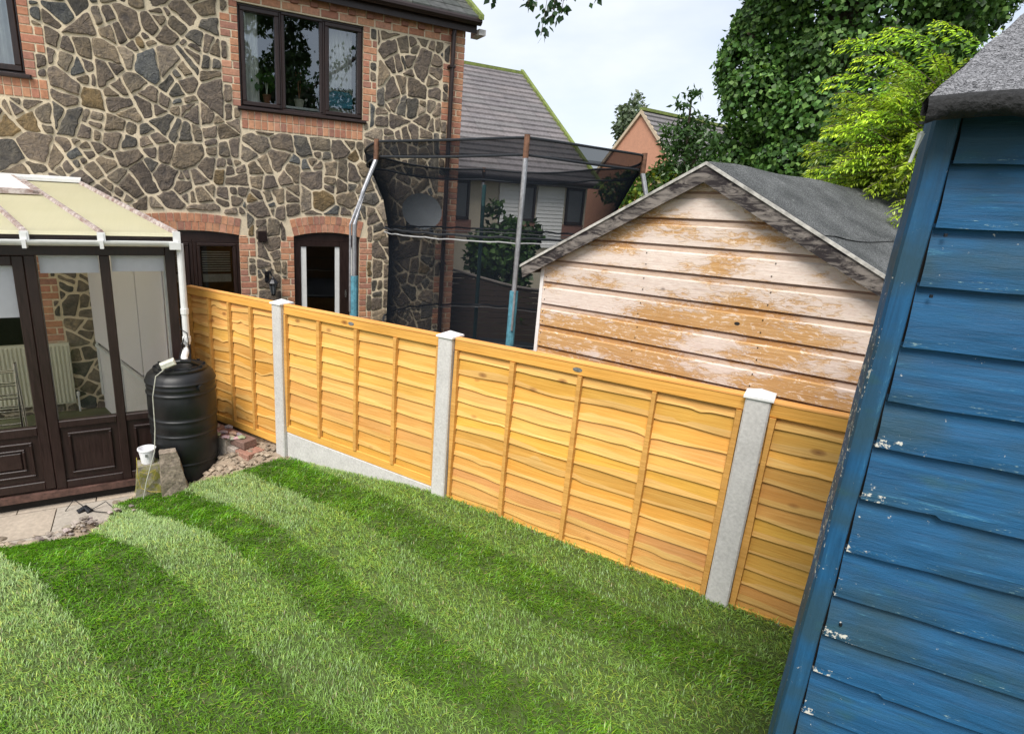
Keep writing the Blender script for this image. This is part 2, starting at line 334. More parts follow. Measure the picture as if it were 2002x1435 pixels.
M['net2'] = T.done(T.n('MixShader', {0: .80, 1: T.n('BsdfTransparent', {0: (1, 1, 1)}), 2: T.n('BsdfDiffuse', {0: (.012, .015, .02)})}))
M['band'] = T2 = simple('black_net_hem', (.018, .022, .028), .8, 0, 60, .3)
M['cord'] = simple('pale_cord', (.45, .45, .45), .8)
M['dfence'] = simple('dark_stained_fence', (.05, .032, .024), .85, 0, 30, .4, .003)
M['ground'] = simple('garden_ground', (.11, .12, .06), 1, 0, 3, .4)
M['orange'] = simple('orange_brick_gable', (.50, .25, .16), .85, 0, 40, .22)
M['verge'] = simple('pale_verge', (.52, .42, .30), .8)
M['pinkbrick'] = simple('pinkish_brick', (.34, .17, .13), .9, 0, 40, .3)
# ---------------------------------------------------------------- ground, lawn, patio
def sm(t): t = np.clip(t, 0, 1); return t*t*(3-2*t)
DEs = [-6, -1.06, -.53, -.43, -.40, -.19, .10, .61, 1.02, 3]; DEd = [4.3, 4.31, 4.14, 4.5, 4.97, 5.05, 4.94, 4.80, 4.80, 4.85]
def sD(x, y): return x*eS[0]+y*eS[1], x*eN[0]+y*eN[1]
def hlawn(x, y):
    s, D = sD(x, y)
    return -2.08-.22*sm((D-3.1)/2.0)-.25*sm((D-3.3)/1.6)*sm((1.0-s)/1.4)+.012*np.sin(x*2.1+1)*np.cos(y*1.7)
def hterr(x, y):
    s, D = sD(x, y); de = np.interp(s, DEs, DEd); e = D-de
    w = np.interp(s, [-6, -.45, -.36, 0, .3, .55, 1.3], [.35, .5, .22, .28, .8, 2.4, 3.])
    h = hlawn(x, y)+.09*np.clip(e*4, 0, 1)*np.clip((s-.2)*3, 0, 1)
    t = np.where(e > 0, h+(-2.83-h)*sm(e/w), h)
    return np.where(e > -.02, np.maximum(t, -2.84+.33*np.exp(-((s+.60)/.26)**2-((D-4.66)/.24)**2)), t)
MB().box(-400, 400, -400, 400, -2.9, -2.84).build('ground', M['ground'], kind='structure')
def grid(name, mat, fn, keep, dx, x0, x1, y0, y1, lift=0., noise=0.):
    xs = np.arange(x0, x1, dx); ys = np.arange(y0, y1, dx); X, Y = np.meshgrid(xs, ys, indexing='ij')
    Z = fn(X, Y)+lift
    if noise: Z = Z+noise*(rng.random(Z.shape)-.5)
    K = keep(X, Y); V = np.stack([X.ravel(), Y.ravel(), Z.ravel()], 1)
    nx, ny = X.shape; I = np.arange(nx*ny).reshape(nx, ny)
    q = np.stack([I[:-1, :-1], I[1:, :-1], I[1:, 1:], I[:-1, 1:]], -1).reshape(-1, 4)
    kk = (K[:-1, :-1] & K[1:, 1:]).ravel(); q = q[kk]
    u, inv = np.unique(q, return_inverse=True)
    o = fastmesh(name, V[u], [inv.reshape(-1, 4)], np.ones((len(u), 3)), mat)
    props(o, kind='structure'); return o
def nfd(x, y): return x*nF[0]+y*nF[1]
grid('soil', M['soil'], hterr, lambda x, y: (nfd(x, y) < 3.33) & (sD(x, y)[1] < 5.9) & (sD(x, y)[0] > -4.4), .035, -4.6, 4.2, -2.0, 6.2, -.004, .014)
def inlawn(x, y):
    s, D = sD(x, y); return (D < np.interp(s, DEs, DEd)+.01*np.sin(9*s)+.012*np.sin(23*s)) & (nfd(x, y) < 3.205) & (s > -4.3)
grid('lawn', M['turf'], hlawn, inlawn, .04, -4.5, 4.1, -1.9, 5.2, .006)
# patio slabs (one structure: slabs with open joints over dirt)
m = MB(); cs = [(1, 1, 1), (.9, .93, .95), (1.06, 1.02, .96), (.95, .93, .9)]
k = 0
for i in range(-9, 3):
    for j in range(-4, 2):
        x0 = i*.605+.02+(.3 if j % 2 else 0); y0 = j*.455-.05
        if FC.w((x0+.3, y0, 0))[0]*nF[0]+FC.w((x0+.3, y0, 0))[1]*nF[1] > 3.1: continue
        t = .004*random.random(); m.cham(x0, x0+.595, y0, y0+.445, -2.80, -2.77+t, 0.0, cs[random.randrange(4)])
m.build('patio', M['pavers'], frame=FC, kind='structure', base=(0, 0, -2.8))
MB().box(-5.6, 1.2, -1.95, 1.0, -2.84, -2.792).build('patio_bed', M['jointdirt'], frame=FC, kind='structure', base=(0, 0, -2.84))
# grass blades
def grass():
    N = 640000
    x = rng.uniform(-4.0, 3.6, N); y = rng.uniform(1.1, 5.2, N)
    d = np.sqrt(x*x+y*y); keep = inlawn(x, y) & (np.abs(x)/np.maximum(y, .1) < 1.25)
    keep &= rng.random(N) < np.clip(1.25-.11*d, .35, 1)*np.clip(.78+.42*np.sin(x*17+2*np.sin(y*9))*np.sin(y*15+2*np.sin(x*11)), .45, 1)
    x, y = x[keep], y[keep]; n = len(x)
    nf = nfd(x, y); sf = -(x*dR[0]+y*dR[1])
    # turf strips: edges fan out slightly, alternately brushed
    wob = .014*np.sin(sf*3.1+nf*2)+.012*np.sin(sf*9.3+nf*5)+rng.normal(0, .013, n)
    f = np.interp(sf, [1.8, 4.3], [0, 1])
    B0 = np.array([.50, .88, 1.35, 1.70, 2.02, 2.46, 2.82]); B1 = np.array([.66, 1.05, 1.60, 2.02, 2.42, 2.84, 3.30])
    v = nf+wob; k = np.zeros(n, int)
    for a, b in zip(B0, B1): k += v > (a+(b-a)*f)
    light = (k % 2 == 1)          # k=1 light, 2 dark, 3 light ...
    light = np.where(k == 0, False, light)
    ph = np.sin(x*5.1+np.sin(y*3.3)*2)*np.sin(y*4.7+np.sin(x*2.9)*2)
    clump = np.sin(x*13+3*np.sin(y*7))*np.sin(y*11+3*np.sin(x*6))
    # lean: away from or towards the house end, plus clump swirl
    fade = np.clip((3.4-sf+.15*ph)/1.1, 0, 1)
    lean = np.where(rng.random(n) < .38*fade, rng.random(n) < .5, light)
    ang = np.where(lean, math.atan2(dR[1], dR[0])+math.pi, math.atan2(dR[1], dR[0]))+rng.normal(0, .75, n)+.3*ph+.6*clump
    tilt = np.clip(np.where(lean, .95, 1.0)+rng.normal(0, .25, n), .2, 1.35)
    fade = np.clip((3.4-sf+.15*ph)/1.1, 0, 1)                          # strips contrast weaker near the camera end
    Lh = np.where(lean, .031, .038)*rng.uniform(.5, 1.35, n)
    wd = rng.uniform(.0018, .0036, n)*(1+.16*d[keep])
    z0 = hlawn(x, y)
    dx, dy = np.cos(ang), np.sin(ang); px, py = -dy, dx
    def pt(t, off):
        b = tilt*(t**1.1); r = Lh*t
        return np.stack([x+dx*np.sin(b)*r+px*off, y+dy*np.sin(b)*r+py*off, z0+np.cos(b*.9)*r], 1)
    h = wd/2
    V = np.stack([pt(0., -h), pt(0., h), pt(.55, -h*.85), pt(.55, h*.85), pt(1., 0)], 1).reshape(-1, 3)
    i = np.arange(n)*5
    Q = np.stack([i, i+1, i+3, i+2], 1); Tt = np.stack([i+2, i+3, i+4], 1)
    dark = np.array([.115, .310, .008]); lightc = np.array([.300, .440, .140]); mid = np.array([.190, .365, .032])  # turf strip tones with the brushed light and dark sheen painted in
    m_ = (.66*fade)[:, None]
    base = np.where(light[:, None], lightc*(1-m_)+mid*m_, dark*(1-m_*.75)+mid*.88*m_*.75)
    yl = (rng.random(n) < np.clip(.10+.10*ph+.05*clump, .02, .3))[:, None]
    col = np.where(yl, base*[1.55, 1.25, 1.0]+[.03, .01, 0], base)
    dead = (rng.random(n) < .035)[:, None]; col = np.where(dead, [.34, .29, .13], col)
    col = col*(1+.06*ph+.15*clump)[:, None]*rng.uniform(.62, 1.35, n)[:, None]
    # shade between blades put into the colour: dark roots, lighter tips
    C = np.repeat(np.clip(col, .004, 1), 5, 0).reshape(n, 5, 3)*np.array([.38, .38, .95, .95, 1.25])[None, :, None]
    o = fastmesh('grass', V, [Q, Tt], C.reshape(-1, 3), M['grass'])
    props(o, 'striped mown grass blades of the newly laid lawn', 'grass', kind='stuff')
grass()
# soil crumbs, pebbles
def lump(mb, c, r, col):
    n1 = Vector((random.gauss(0, 1), random.gauss(0, 1), random.gauss(0, 1))).normalized()
    ps = []
    for (a, b, d) in [(1, 0, 0), (-1, 0, 0), (0, 1, 0), (0, -1, 0), (0, 0, 1), (0, 0, -1), (.6, .6, .6), (-.6, .6, .6), (.6, -.6, .6), (-.6, -.6, .6)]:
        ps.append(Vector((a*r[0], b*r[1], d*r[2]))*random.uniform(.75, 1.15)+Vector(c))
    F = [(4, 6, 7), (4, 7, 9), (4, 9, 8), (4, 8, 6), (0, 2, 6), (2, 1, 7), (1, 3, 9), (3, 0, 8), (6, 2, 7), (7, 1, 9), (9, 3, 8), (8, 0, 6), (5, 2, 0), (5, 1, 2), (5, 3, 1), (5, 0, 3)]
    mb.add(ps, F, col)
def P_sD(s, D): return s*eS[0]+D*eN[0], s*eS[1]+D*eN[1]
m = MB()
for i in range(1500):
    s = random.uniform(-1.4, 1.6); D = float(np.interp(s, DEs, DEd))+random.random()**1.3*(.85 if s > .2 or s < -.4 else .2)
    x, y = P_sD(s, D)
    if nfd(x, y) > 3.2: continue
    r = random.choice([.006, .008, .012, .018, .03])*random.uniform(.7, 1.2)
    g = random.uniform(.22, .5); z = max(float(hterr(x, y)), -2.775)
    lump(m, (x, y, z+r*.2), (r*1.3, r, r*.7), (g*1.05, g*.84, g*.62))
m.build('soil_crumbs', M['rubble'], label='loose crumbs of dry soil and small stones along the lawn edge', cat='soil crumbs', kind='stuff')
m = MB()
for i in range(260):
    s = random.gauss(-.78, .16); D = random.gauss(4.80, .10)
    x, y = P_sD(s, D)
    r = random.uniform(.008, .030); g = random.uniform(.25, .6); z = max(float(hterr(x, y)), -2.77)+random.random()*.05
    lump(m, (x, y, z), (r*1.5, r, r*.8), (g, g*random.uniform(.82, .88), g*random.uniform(.66, .78)))
m.build('rubble_pile', M['rubble'], label='small pile of broken brick and mortar rubble on the patio edge', cat='rubble', kind='stuff')

# ---------------------------------------------------------------- stone house
def clip(poly, a, b, c):
    "keep a*x+b*y<=c"
    out = []
    for i in range(len(poly)):
        p, q = poly[i], poly[(i+1) % len(poly)]; dp = a*p[0]+b*p[1]-c; dq = a*q[0]+b*q[1]-c
        if dp <= 0: out.append(p)
        if dp*dq < 0: t = dp/(dp-dq); out.append((p[0]+t*(q[0]-p[0]), p[1]+t*(q[1]-p[1])))
    return out
def area(p): return .5*abs(sum(p[i][0]*p[(i+1) % len(p)][1]-p[(i+1) % len(p)][0]*p[i][1] for i in range(len(p)))) if len(p) > 2 else 0
def stones(x0, x1, z0, z1, EX, seed=3):
    rg = random.Random(seed); pts = []
    cell = {}
    sizes = [.30]*60+[.22]*200+[.15]*400
    for r0 in sizes:
        for _ in range(10):
            r = r0*rg.uniform(.88, 1.12); x = rg.uniform(x0-.1, x1+.1); an = 1; z = rg.uniform(z0-.1, z1+.1)
            
            g = (int(x/.45), int(z/.45)); ok = True
            for a in (-1, 0, 1):
                for b in (-1, 0, 1):
                    for (px, pz, pr) in cell.get((g[0]+a, g[1]+b), ()):
                        dx = (x-px)/1.22; dz = z-pz
                        if dx*dx+dz*dz < (.72*(r+pr))**2: ok = False; break
                    if not ok: break
                if not ok: break
            if ok: cell.setdefault(g, []).append((x, z, r)); pts.append((x, z, r)); break
    pol = []
    for (x, z, r) in pts:
        p = [(x-.8, z-.8), (x+.8, z-.8), (x+.8, z+.8), (x-.8, z+.8)]
        for (qx, qz, qr) in pts:
            if (qx == x and qz == z) or abs(qx-x) > 1.3 or abs(qz-z) > 1.1: continue
            p = clip(p, 2*(qx-x)/1.6, 2*(qz-z), (qx*qx-x*x)/1.6+(qz*qz-z*z)-(qr*qr-r*r))
            if len(p) < 3: break
        if len(p) < 3: continue
        for a, b, c in ((1, 0, x1), (-1, 0, -x0), (0, 1, z1), (0, -1, -z0)):
            p = clip(p, a, b, c)
            if len(p) < 3: break
        if len(p) < 3: continue
        todo = [p]
        for e in EX:
            nxt = []
            for q in todo:
                bx0, bx1 = min(t[0] for t in q), max(t[0] for t in q); bz0, bz1 = min(t[1] for t in q), max(t[1] for t in q)
                if bx1 <= e[0] or bx0 >= e[1] or bz1 <= e[2] or bz0 >= e[3]: nxt.append(q); continue
                mid = clip(clip(q, 1, 0, e[1]), -1, 0, -e[0])
                nxt += [t for t in (clip(q, 1, 0, e[0]), clip(q, -1, 0, -e[1]), clip(mid, 0, 1, e[2]), clip(mid, 0, -1, -e[3])) if len(t) > 2 and area(t) > .003]
            todo = nxt
        while todo:
            q = todo.pop(); A = area(q)
            if A < .003: continue
            tgt = math.exp(rg.gauss(math.log(.034), .62))
            if A < tgt*1.5: pol.append(q); continue
            cx = sum(t[0] for t in q)/len(q); cz = sum(t[1] for t in q)/len(q)
            i, j = max(((i, j) for i in range(len(q)) for j in range(i)), key=lambda k: math.hypot(q[k[0]][0]-q[k[1]][0], q[k[0]][1]-q[k[1]][1]))
            ln = math.hypot(q[i][0]-q[j][0], q[i][1]-q[j][1]); best = None
            def comp(t): return area(t)/sum(math.hypot(t[n_][0]-t[n_-1][0], t[n_][1]-t[n_-1][1]) for n_ in range(len(t)))**2*(.75 if len(t) == 3 else 1) if len(t) > 2 else 0
            for _ in range(5):
                an = math.atan2(q[i][1]-q[j][1], q[i][0]-q[j][0])+rg.gauss(0, .5); w_ = .15*ln
                nx, nz = math.cos(an), math.sin(an); c = nx*(cx+rg.gauss(0, w_))+nz*(cz+rg.gauss(0, w_))
                u, v = clip(q, nx, nz, c), clip(q, -nx, -nz, -c); sc_ = min(comp(u), comp(v))
                if best is None or sc_ > best[0]: best = (sc_, u, v)
            _, u, v = best
            if len(u) < 3 or len(v) < 3: pol.append(q)
            else: todo += [u, v]
    # gentle dressing of the shapes: pull each stone's corners about
    return pol
SC = [((.165, .140, .120), 5), ((.130, .112, .102), 5), ((.190, .160, .126), 4), ((.105, .102, .098), 2.2), ((.105, .115, .126), .9), ((.185, .140, .080), .7), ((.15, .132, .110), 2), ((.21, .185, .16), 1)]
def stone_mesh(pol, seed=5):
    rg = random.Random(seed); mb = MB()
    for p in pol:
        A = area(p); n = len(p); cx = sum(q[0] for q in p)/n; cz = sum(q[1] for q in p)/n
        # orient ccw as seen from -y, drop tiny edges
        s2 = sum(p[i][0]*p[(i+1) % n][1]-p[(i+1) % n][0]*p[i][1] for i in range(n))
        if s2 < 0: p = p[::-1]
        gap = rg.uniform(.009, .017)
        q = list(p)
        pts = q
        for i in range(len(p)):
            a, b = p[i], p[(i+1) % len(p)]; L_ = math.hypot(b[0]-a[0], b[1]-a[1])
            if L_ < 1e-5: continue
            nx, nz = (b[1]-a[1])/L_, -(b[0]-a[0])/L_
            pts = clip(pts, nx, nz, nx*a[0]+nz*a[1]-gap)
            if len(pts) < 3: break
        if len(pts) < 3 or area(pts) < .0010 or area(pts)/sum(math.hypot(pts[i][0]-pts[i-1][0], pts[i][1]-pts[i-1][1]) for i in range(len(pts))) < .0085: continue
        # subdivide edges, jitter, then one corner cut
        out = []; big = math.sqrt(A)
        for i in range(len(pts)):
            a, b = pts[i], pts[(i+1) % len(pts)]; L_ = math.hypot(b[0]-a[0], b[1]-a[1])
            k = max(1, int(L_/.05)); j = min(.008, .06*L_)
            for t in range(k):
                f = t/k; out.append((a[0]+(b[0]-a[0])*f+(rg.gauss(0, j) if t else 0), a[1]+(b[1]-a[1])*f+(rg.gauss(0, j) if t else 0)))
        for cf in (.20, .24)[:1 if rg.random() < .45 else 2]:
            o2 = []
            for i in range(len(out)):
                a, b = out[i], out[(i+1) % len(out)]; L_ = math.hypot(b[0]-a[0], b[1]-a[1]); f = min(cf, rg.uniform(.014, .034)/max(L_, 1e-4))
                o2 += [(a[0]*(1-f)+b[0]*f, a[1]*(1-f)+b[1]*f), (a[0]*f+b[0]*(1-f), a[1]*f+b[1]*(1-f))]
            out = o2
            if len(out) > 60: break
        n = len(out); cx = sum(q[0] for q in out)/n; cz = sum(q[1] for q in out)/n
        c = rg.choices([s[0] for s in SC], [s[1] for s in SC])[0]; v = rg.uniform(.78, 1.28); c = tuple(u*v for u in c)
        pr = rg.uniform(.012, .026); tx, tz = rg.gauss(0, .05), rg.gauss(0, .05)
        def dep(x, z, d): return -(d+(x-cx)*tx+(z-cz)*tz)
        V = [(x, .002, z) for x, z in out]
        r1 = [(cx+(x-cx)*(1-.006/big*1.0), cz+(z-cz)*(1-.006/big)) for x, z in out]
        V += [(x, dep(x, z, pr*.7), z) for x, z in r1]
        r2 = [(cx+(x-cx)*.86, cz+(z-cz)*.86) for x, z in out]
        V += [(x, dep(x, z, pr)+rg.gauss(0, .0015), z) for x, z in r2]
        V.append((cx, dep(cx, cz, pr*1.15)+rg.gauss(0, .003), cz))
        F = []
        for i in range(n):
            j = (i+1) % n
            F += [(i, j, n+j, n+i), (n+i, n+j, 2*n+j, 2*n+i), (2*n+i, 2*n+j, 3*n)]
        mb.add(V, F, c)
    return mb
BC = [(.50, .245, .145), (.46, .215, .13), (.55, .285, .17), (.44, .20, .135), (.52, .27, .18), (.38, .19, .14)]
def bcol(): c = random.choice(BC); v = random.uniform(.88, 1.1); return tuple(u*v for u in c)
def bricks(mb, x0, x1, z0, z1, y=-.008, L_=.25, H=.076, j=.015, off=None, y1=.02):
    nz_ = max(1, round((z1-z0)/(H+j))); h = (z1-z0)/nz_
    for k in range(nz_):
        x = x0-((L_+j)/2 if (k+(off or 0)) % 2 else 0)
        while x < x1-.01:
            a, b = max(x, x0), min(x+L_, x1)
            if b-a > .02: mb.cham(a+j*.5*(a > x0), b, y+random.gauss(0, .0012), y1, z0+k*h+j/2, z0+(k+1)*h-j/2, .003, bcol())
            x += L_+j
def soldiers(mb, x0, x1, z0, z1, rows=1, y=-.009):
    n = round((x1-x0)/.088); w = (x1-x0)/n; hh = (z1-z0)/rows
    for r in range(rows):
        for i in range(n): mb.cham(x0+i*w+.006, x0+(i+1)*w-.006, y+random.gauss(0, .001), .02, z0+r*hh+.006, z0+(r+1)*hh-.006, .003, bcol())
def quoin(mb, EX, edge, sgn, z0, z1, w1=.215, w2=.10):
    k = 0; z = z0
    while z < z1-.02:
        zt = min(z+.273, z1); w = w1 if k % 2 else w2
        a, b = (edge, edge+w) if sgn > 0 else (edge-w, edge)
        bricks(mb, a, b, z, zt, off=k); EX.append((a-.004, b+.004, z-.003, zt+.003)); z = zt; k += 1
def arch(mb, sc, a, zs, rise, e=.11, rings=2):
    R = (a*a+rise*rise)/(2*rise); zc = zs+rise-R; th = math.asin(min(.999, a/R))
    for r in range(rings):
        ri, ro = R+r*e+.003, R+(r+1)*e-.003; n = int(2*th*(ri+e/2)/.085)
        for i in range(n):
            t0, t1 = -th+2*th*i/n+.006/ri, -th+2*th*(i+1)/n-.006/ri
            pts = [(sc+ri*math.sin(t0), -.010, zc+ri*math.cos(t0)), (sc+ri*math.sin(t1), -.010, zc+ri*math.cos(t1)), (sc+ro*math.sin(t1), -.010, zc+ro*math.cos(t1)), (sc+ro*math.sin(t0), -.010, zc+ro*math.cos(t0))]
            mb.prism(pts, (0, .035, 0), bcol())
    return R, zc, th
def flush(name):
    global bm_
    bm_.build(name, M['brick'], house); bm_ = MB()
house = thing('stone_house', 'two storey house of dark rubble stone with pale raised pointing and red brick trim', 'house', FH, (0, 0, -2.75))
EX = []; bm_ = MB()
UW = (1.32, 3.05, 1.20, 2.45); LW = (-2.3, -1.05, 1.27, 2.62); W1 = (-.10, 1.22, -2.6, -.44); DR = (1.99, 3.02, -2.75, -.42); KD = (-2.6, -1.35, -2.7, -.62)
holes = [UW, LW, W1, DR, KD]
for h in holes: EX.append(h)
# brick trim
quoin(bm_, EX, 1.32, -1, 1.20, 2.46); quoin(bm_, EX, 3.05, 1, 1.20, 2.46, .20, .09)
soldiers(bm_, 1.32, 3.05, .93, 1.165, 2); EX.append((1.31, 3.06, .92, 1.2)); flush('window_surround')
quoin(bm_, EX, -1.05, 1, 1.25, 2.75); soldiers(bm_, -2.4, -.85, 1.03, 1.24, 2); EX.append((-2.5, -.84, 1.02, 1.26)); flush('window_surround')
bricks(bm_, 1.10, 4.71, 2.46, 2.76); EX.append((1.08, 4.75, 2.455, 2.8))
for i in range(13):                                                    # projecting headers under the eave
    bm_.cham(1.2+i*.27, 1.2+i*.27+.1, -.036, 0, 2.555, 2.615, .003, (.30, .14, .10))
flush('eaves_band')
k = 0; z = -2.75
while z < 2.44:                                                        # corner quoins
    w = .36 if k % 2 else .25; zt = min(z+.273, 2.455); bricks(bm_, 4.71-w, 4.71, z, zt, off=k); EX.append((4.71-w-.004, 4.8, z-.003, zt+.003)); z = zt; k += 1
flush('corner_quoins')
quoin(bm_, EX, 1.22, 1, -2.7, -.49); flush('brick_jamb'); quoin(bm_, EX, -.10, -1, -2.7, -.49); flush('brick_jamb'); quoin(bm_, EX, 1.99, -1, -2.75, -.49, .19, .10); flush('brick_jamb'); quoin(bm_, EX, 3.02, 1, -2.75, -.49, .20, .11); flush('brick_jamb')
EX += [(-.22, 1.33, -.5, -.21), (.1, 1.0, -.25, -.175), (1.88, 3.12, -.5, -.22), (2.1, 2.9, -.25, -.17)]
quoin(bm_, EX, -1.35, 1, -2.7, -.62, .33, .25); EX.append((-2.7, -1.2, -.62, -.4)); bricks(bm_, -2.7, -1.2, -.62, -.4); flush('brick_jamb')
A1 = arch(bm_, .56, .66, -.49, .055, .115); flush('brick_arch'); A2 = arch(bm_, 2.505, .515, -.49, .065, .12); flush('brick_arch')

stone_mesh(stones(-3.3, 4.55, -3.05, 2.76, EX)).build('stone_facing', M['stone'], house, smooth=False)
# mortar wall with openings
m = MB(); xs = sorted({-5.5, 4.70}|{h[0] for h in holes}|{h[1] for h in holes}); zs = sorted({-3.1, 2.78}|{h[2] for h in holes}|{h[3] for h in holes})
for i in range(len(xs)-1):
    for j in range(len(zs)-1):
        cx, cz = (xs[i]+xs[i+1])/2, (zs[j]+zs[j+1])/2
        if any(h[0] < cx < h[1] and h[2] < cz < h[3] for h in holes): continue
        m.quad((xs[i], 0, zs[j]), (xs[i+1], 0, zs[j]), (xs[i+1], 0, zs[j+1]), (xs[i], 0, zs[j+1]))
for (a, b, c, d) in holes:                                             # reveals
    m.quad((a, 0, c), (a, .14, c), (a, .14, d), (a, 0, d)); m.quad((b, .14, c), (b, 0, c), (b, 0, d), (b, .14, d)); m.quad((a, 0, d), (a, .14, d), (b, .14, d), (b, 0, d)); m.quad((a, .14, c), (a, 0, c), (b, 0, c), (b, .14, c))
for (sc, a, A) in ((.56, .66, A1), (2.505, .515, A2)):                 # spandrels under the flat top of the arch openings
    R, zc, th = A; top = zc+R
    for i in range(12):
        x0, x1 = sc-a+2*a*i/12, sc-a+2*a*(i+1)/12
        f = lambda x: zc+math.sqrt(R*R-(x-sc)**2)
        m.prism([(x0, -.003, f(x0)), (x1, -.003, f(x1)), (x1, -.003, top+.004), (x0, -.003, top+.004)], (0, .12, 0))
m.build('mortar_wall', M['mortar'], house)
m = MB(); m.quad((4.705, 0, -2.8), (4.705, 7, -2.8), (4.705, 7, 2.78), (4.705, 0, 2.78)); m.poly([(4.705, -.0, 2.78), (4.705, 7, 2.78), (4.705, 3.5, 5.45)]); m.quad((-5.5, 7, -2.8), (4.70, 7, -2.8), (4.70, 7, 2.78), (-5.5, 7, 2.78))
m.build('gable_wall', M['pinkbrick'], house)
# rooms behind the glass
m = MB()
for (a, b, c, d, dp) in ((1.0, 3.4, .9, 2.7, 2.6), (-2.6, -.7, .9, 2.7, 2.2), (-.4, 1.6, -2.7, -.3, 2.2), (1.65, 3.4, -2.74, -.3, 2.6), (-2.9, -1.0, -2.72, -.4, 2.0)):
    m.quad((a, dp, c), (b, dp, c), (b, dp, d), (a, dp, d)); m.quad((a, .15, c), (a, dp, c), (a, dp, d), (a, .15, d)); m.quad((b, dp, c), (b, .15, c), (b, .15, d), (b, dp, d)); m.quad((a, .15, d), (a, dp, d), (b, dp, d), (b, .15, d)); m.quad((a, dp, c), (a, .15, c), (b, .15, c), (b, dp, c))
m.build('room_interior', M['dark'], house)
# roof
def tiles(mb, a, b, rise_y, rise_z, n, cols, jit=.2, lip=.018, tl=.3):
    "a,b = eave ends (x,y,z); slope vector (0,rise_y,rise_z)"
    for k in range(n):
        t0, t1 = k/n, (k+1.12)/n
        x = a[0]
        while x < b[0]-.01:
            x2 = min(x+tl, b[0]); v = 1+random.uniform(-jit, jit); c = tuple(u*v for u in random.choice(cols)); g = .003
            y0, z0 = a[1]+rise_y*t0, a[2]+rise_z*t0; y1, z1 = a[1]+rise_y*t1, a[2]+rise_z*t1
            mb.add([(x+g, y0, z0+lip), (x2-g, y0, z0+lip), (x2-g, y1, z1+lip*.2), (x+g, y1, z1+lip*.2), (x+g, y0, z0-.012), (x2-g, y0, z0-.012)], [(0, 1, 2, 3), (4, 5, 1, 0)], c)
            x = x2
m = MB(); m.prism([(-5.6, -.2, 2.80), (4.84, -.2, 2.80), (4.84, 3.5, 5.55), (-5.6, 3.5, 5.55)], (0, 0, -.06)); m.prism([(-5.6, 7.2, 2.80), (-5.6, 3.5, 5.55), (4.84, 3.5, 5.55), (4.84, 7.2, 2.80)], (0, 0, -.06))
rf = m.build('roof', M['dtile'], house)
m = MB(); tiles(m, (-.5, -.22, 2.81), (4.86, -.22, 2.81), 3.72, 2.76, 20, [(1, 1, 1), (.8, .85, .8), (1.2, 1.2, 1.1)]); m.build('roof_tiles', M['dtile'], rf)
m = MB(); 
m.prism([(4.80, -.26, 2.775), (4.875, -.26, 2.775), (4.875, 3.5, 5.56), (4.80, 3.5, 5.56)], (0, 0, .07))
m.build('mossy_verge', M['moss'], rf)
m = MB(); m.box(-5.5, 4.84, -.12, -.10, 2.62, 2.80); m.box(-5.5, 4.84, -.12, .0, 2.775, 2.79); m.build('fascia', M['frame'], house)
m = MB(); m.tube([(-5.5, -.19, 2.76), (4.86, -.19, 2.76)], .055, 10); m.build('gutter', M['frame'], house)
m = MB(); m.tube([(4.50, -.07, 2.70), (4.47, -.07, 2.55), (4.46, -.07, -2.7)], .036, 10)
for z in (2.1, .6, -.9): m.box(4.41, 4.51, -.11, 0, z, z+.03)
m.build('downpipe', M['frame'], house)
m = MB(); m.box(4.86, 4.98, -.16, .1, 2.60, 2.68); m.build('security_light', M['concrete'], house)

def casement(parent, x0, x1, z0, z1, y, fw_=.05, sash=.0, glass='glass', name='window'):
    m = MB(); a = fw_+sash
    for b in ([(0, fw_, 0)]+([(fw_, a, -.018)] if sash else [])):
        o, i, dy = b
        m.cham(x0+o, x1-o, y+dy, y+.07, z0+o, z0+i, .008); m.cham(x0+o, x1-o, y+dy, y+.07, z1-i, z1-o, .008)
        m.cham(x0+o, x0+i, y+dy, y+.07, z0+i, z1-i, .008); m.cham(x1-i, x1-o, y+dy, y+.07, z0+i, z1-i, .008)
    fr = m.build(name, M['frame'], parent)
    MB().quad((x0+a-.004, y+.03, z0+a-.004), (x1-a+.004, y+.03, z0+a-.004), (x1-a+.004, y+.03, z1-a+.004), (x0+a-.004, y+.03, z1-a+.004)).build('pane', M[glass], fr)
    return fr
y = .025
casement(house, 1.32, 1.885, 1.20, 2.45, y, .03, .055, 'mglass'); casement(house, 1.885, 2.46, 1.20, 2.45, y, .045, 0, 'mglass'); casement(house, 2.46, 3.05, 1.20, 2.45, y, .03, .055, 'mglass')
MB().cham(1.275, 3.095, -.05, .03, 1.160, 1.205, .012).build('sill', M['frame'], house)
casement(house, -1.78, -1.05, 1.27, 2.62, y, .03, .065, 'mglass'); casement(house, -2.3, -1.78, 1.27, 2.62, y, .05, 0, 'mglass')
MB().cham(-2.35, -.995, -.05, .03, 1.225, 1.272, .012).build('sill', M['frame'], house)
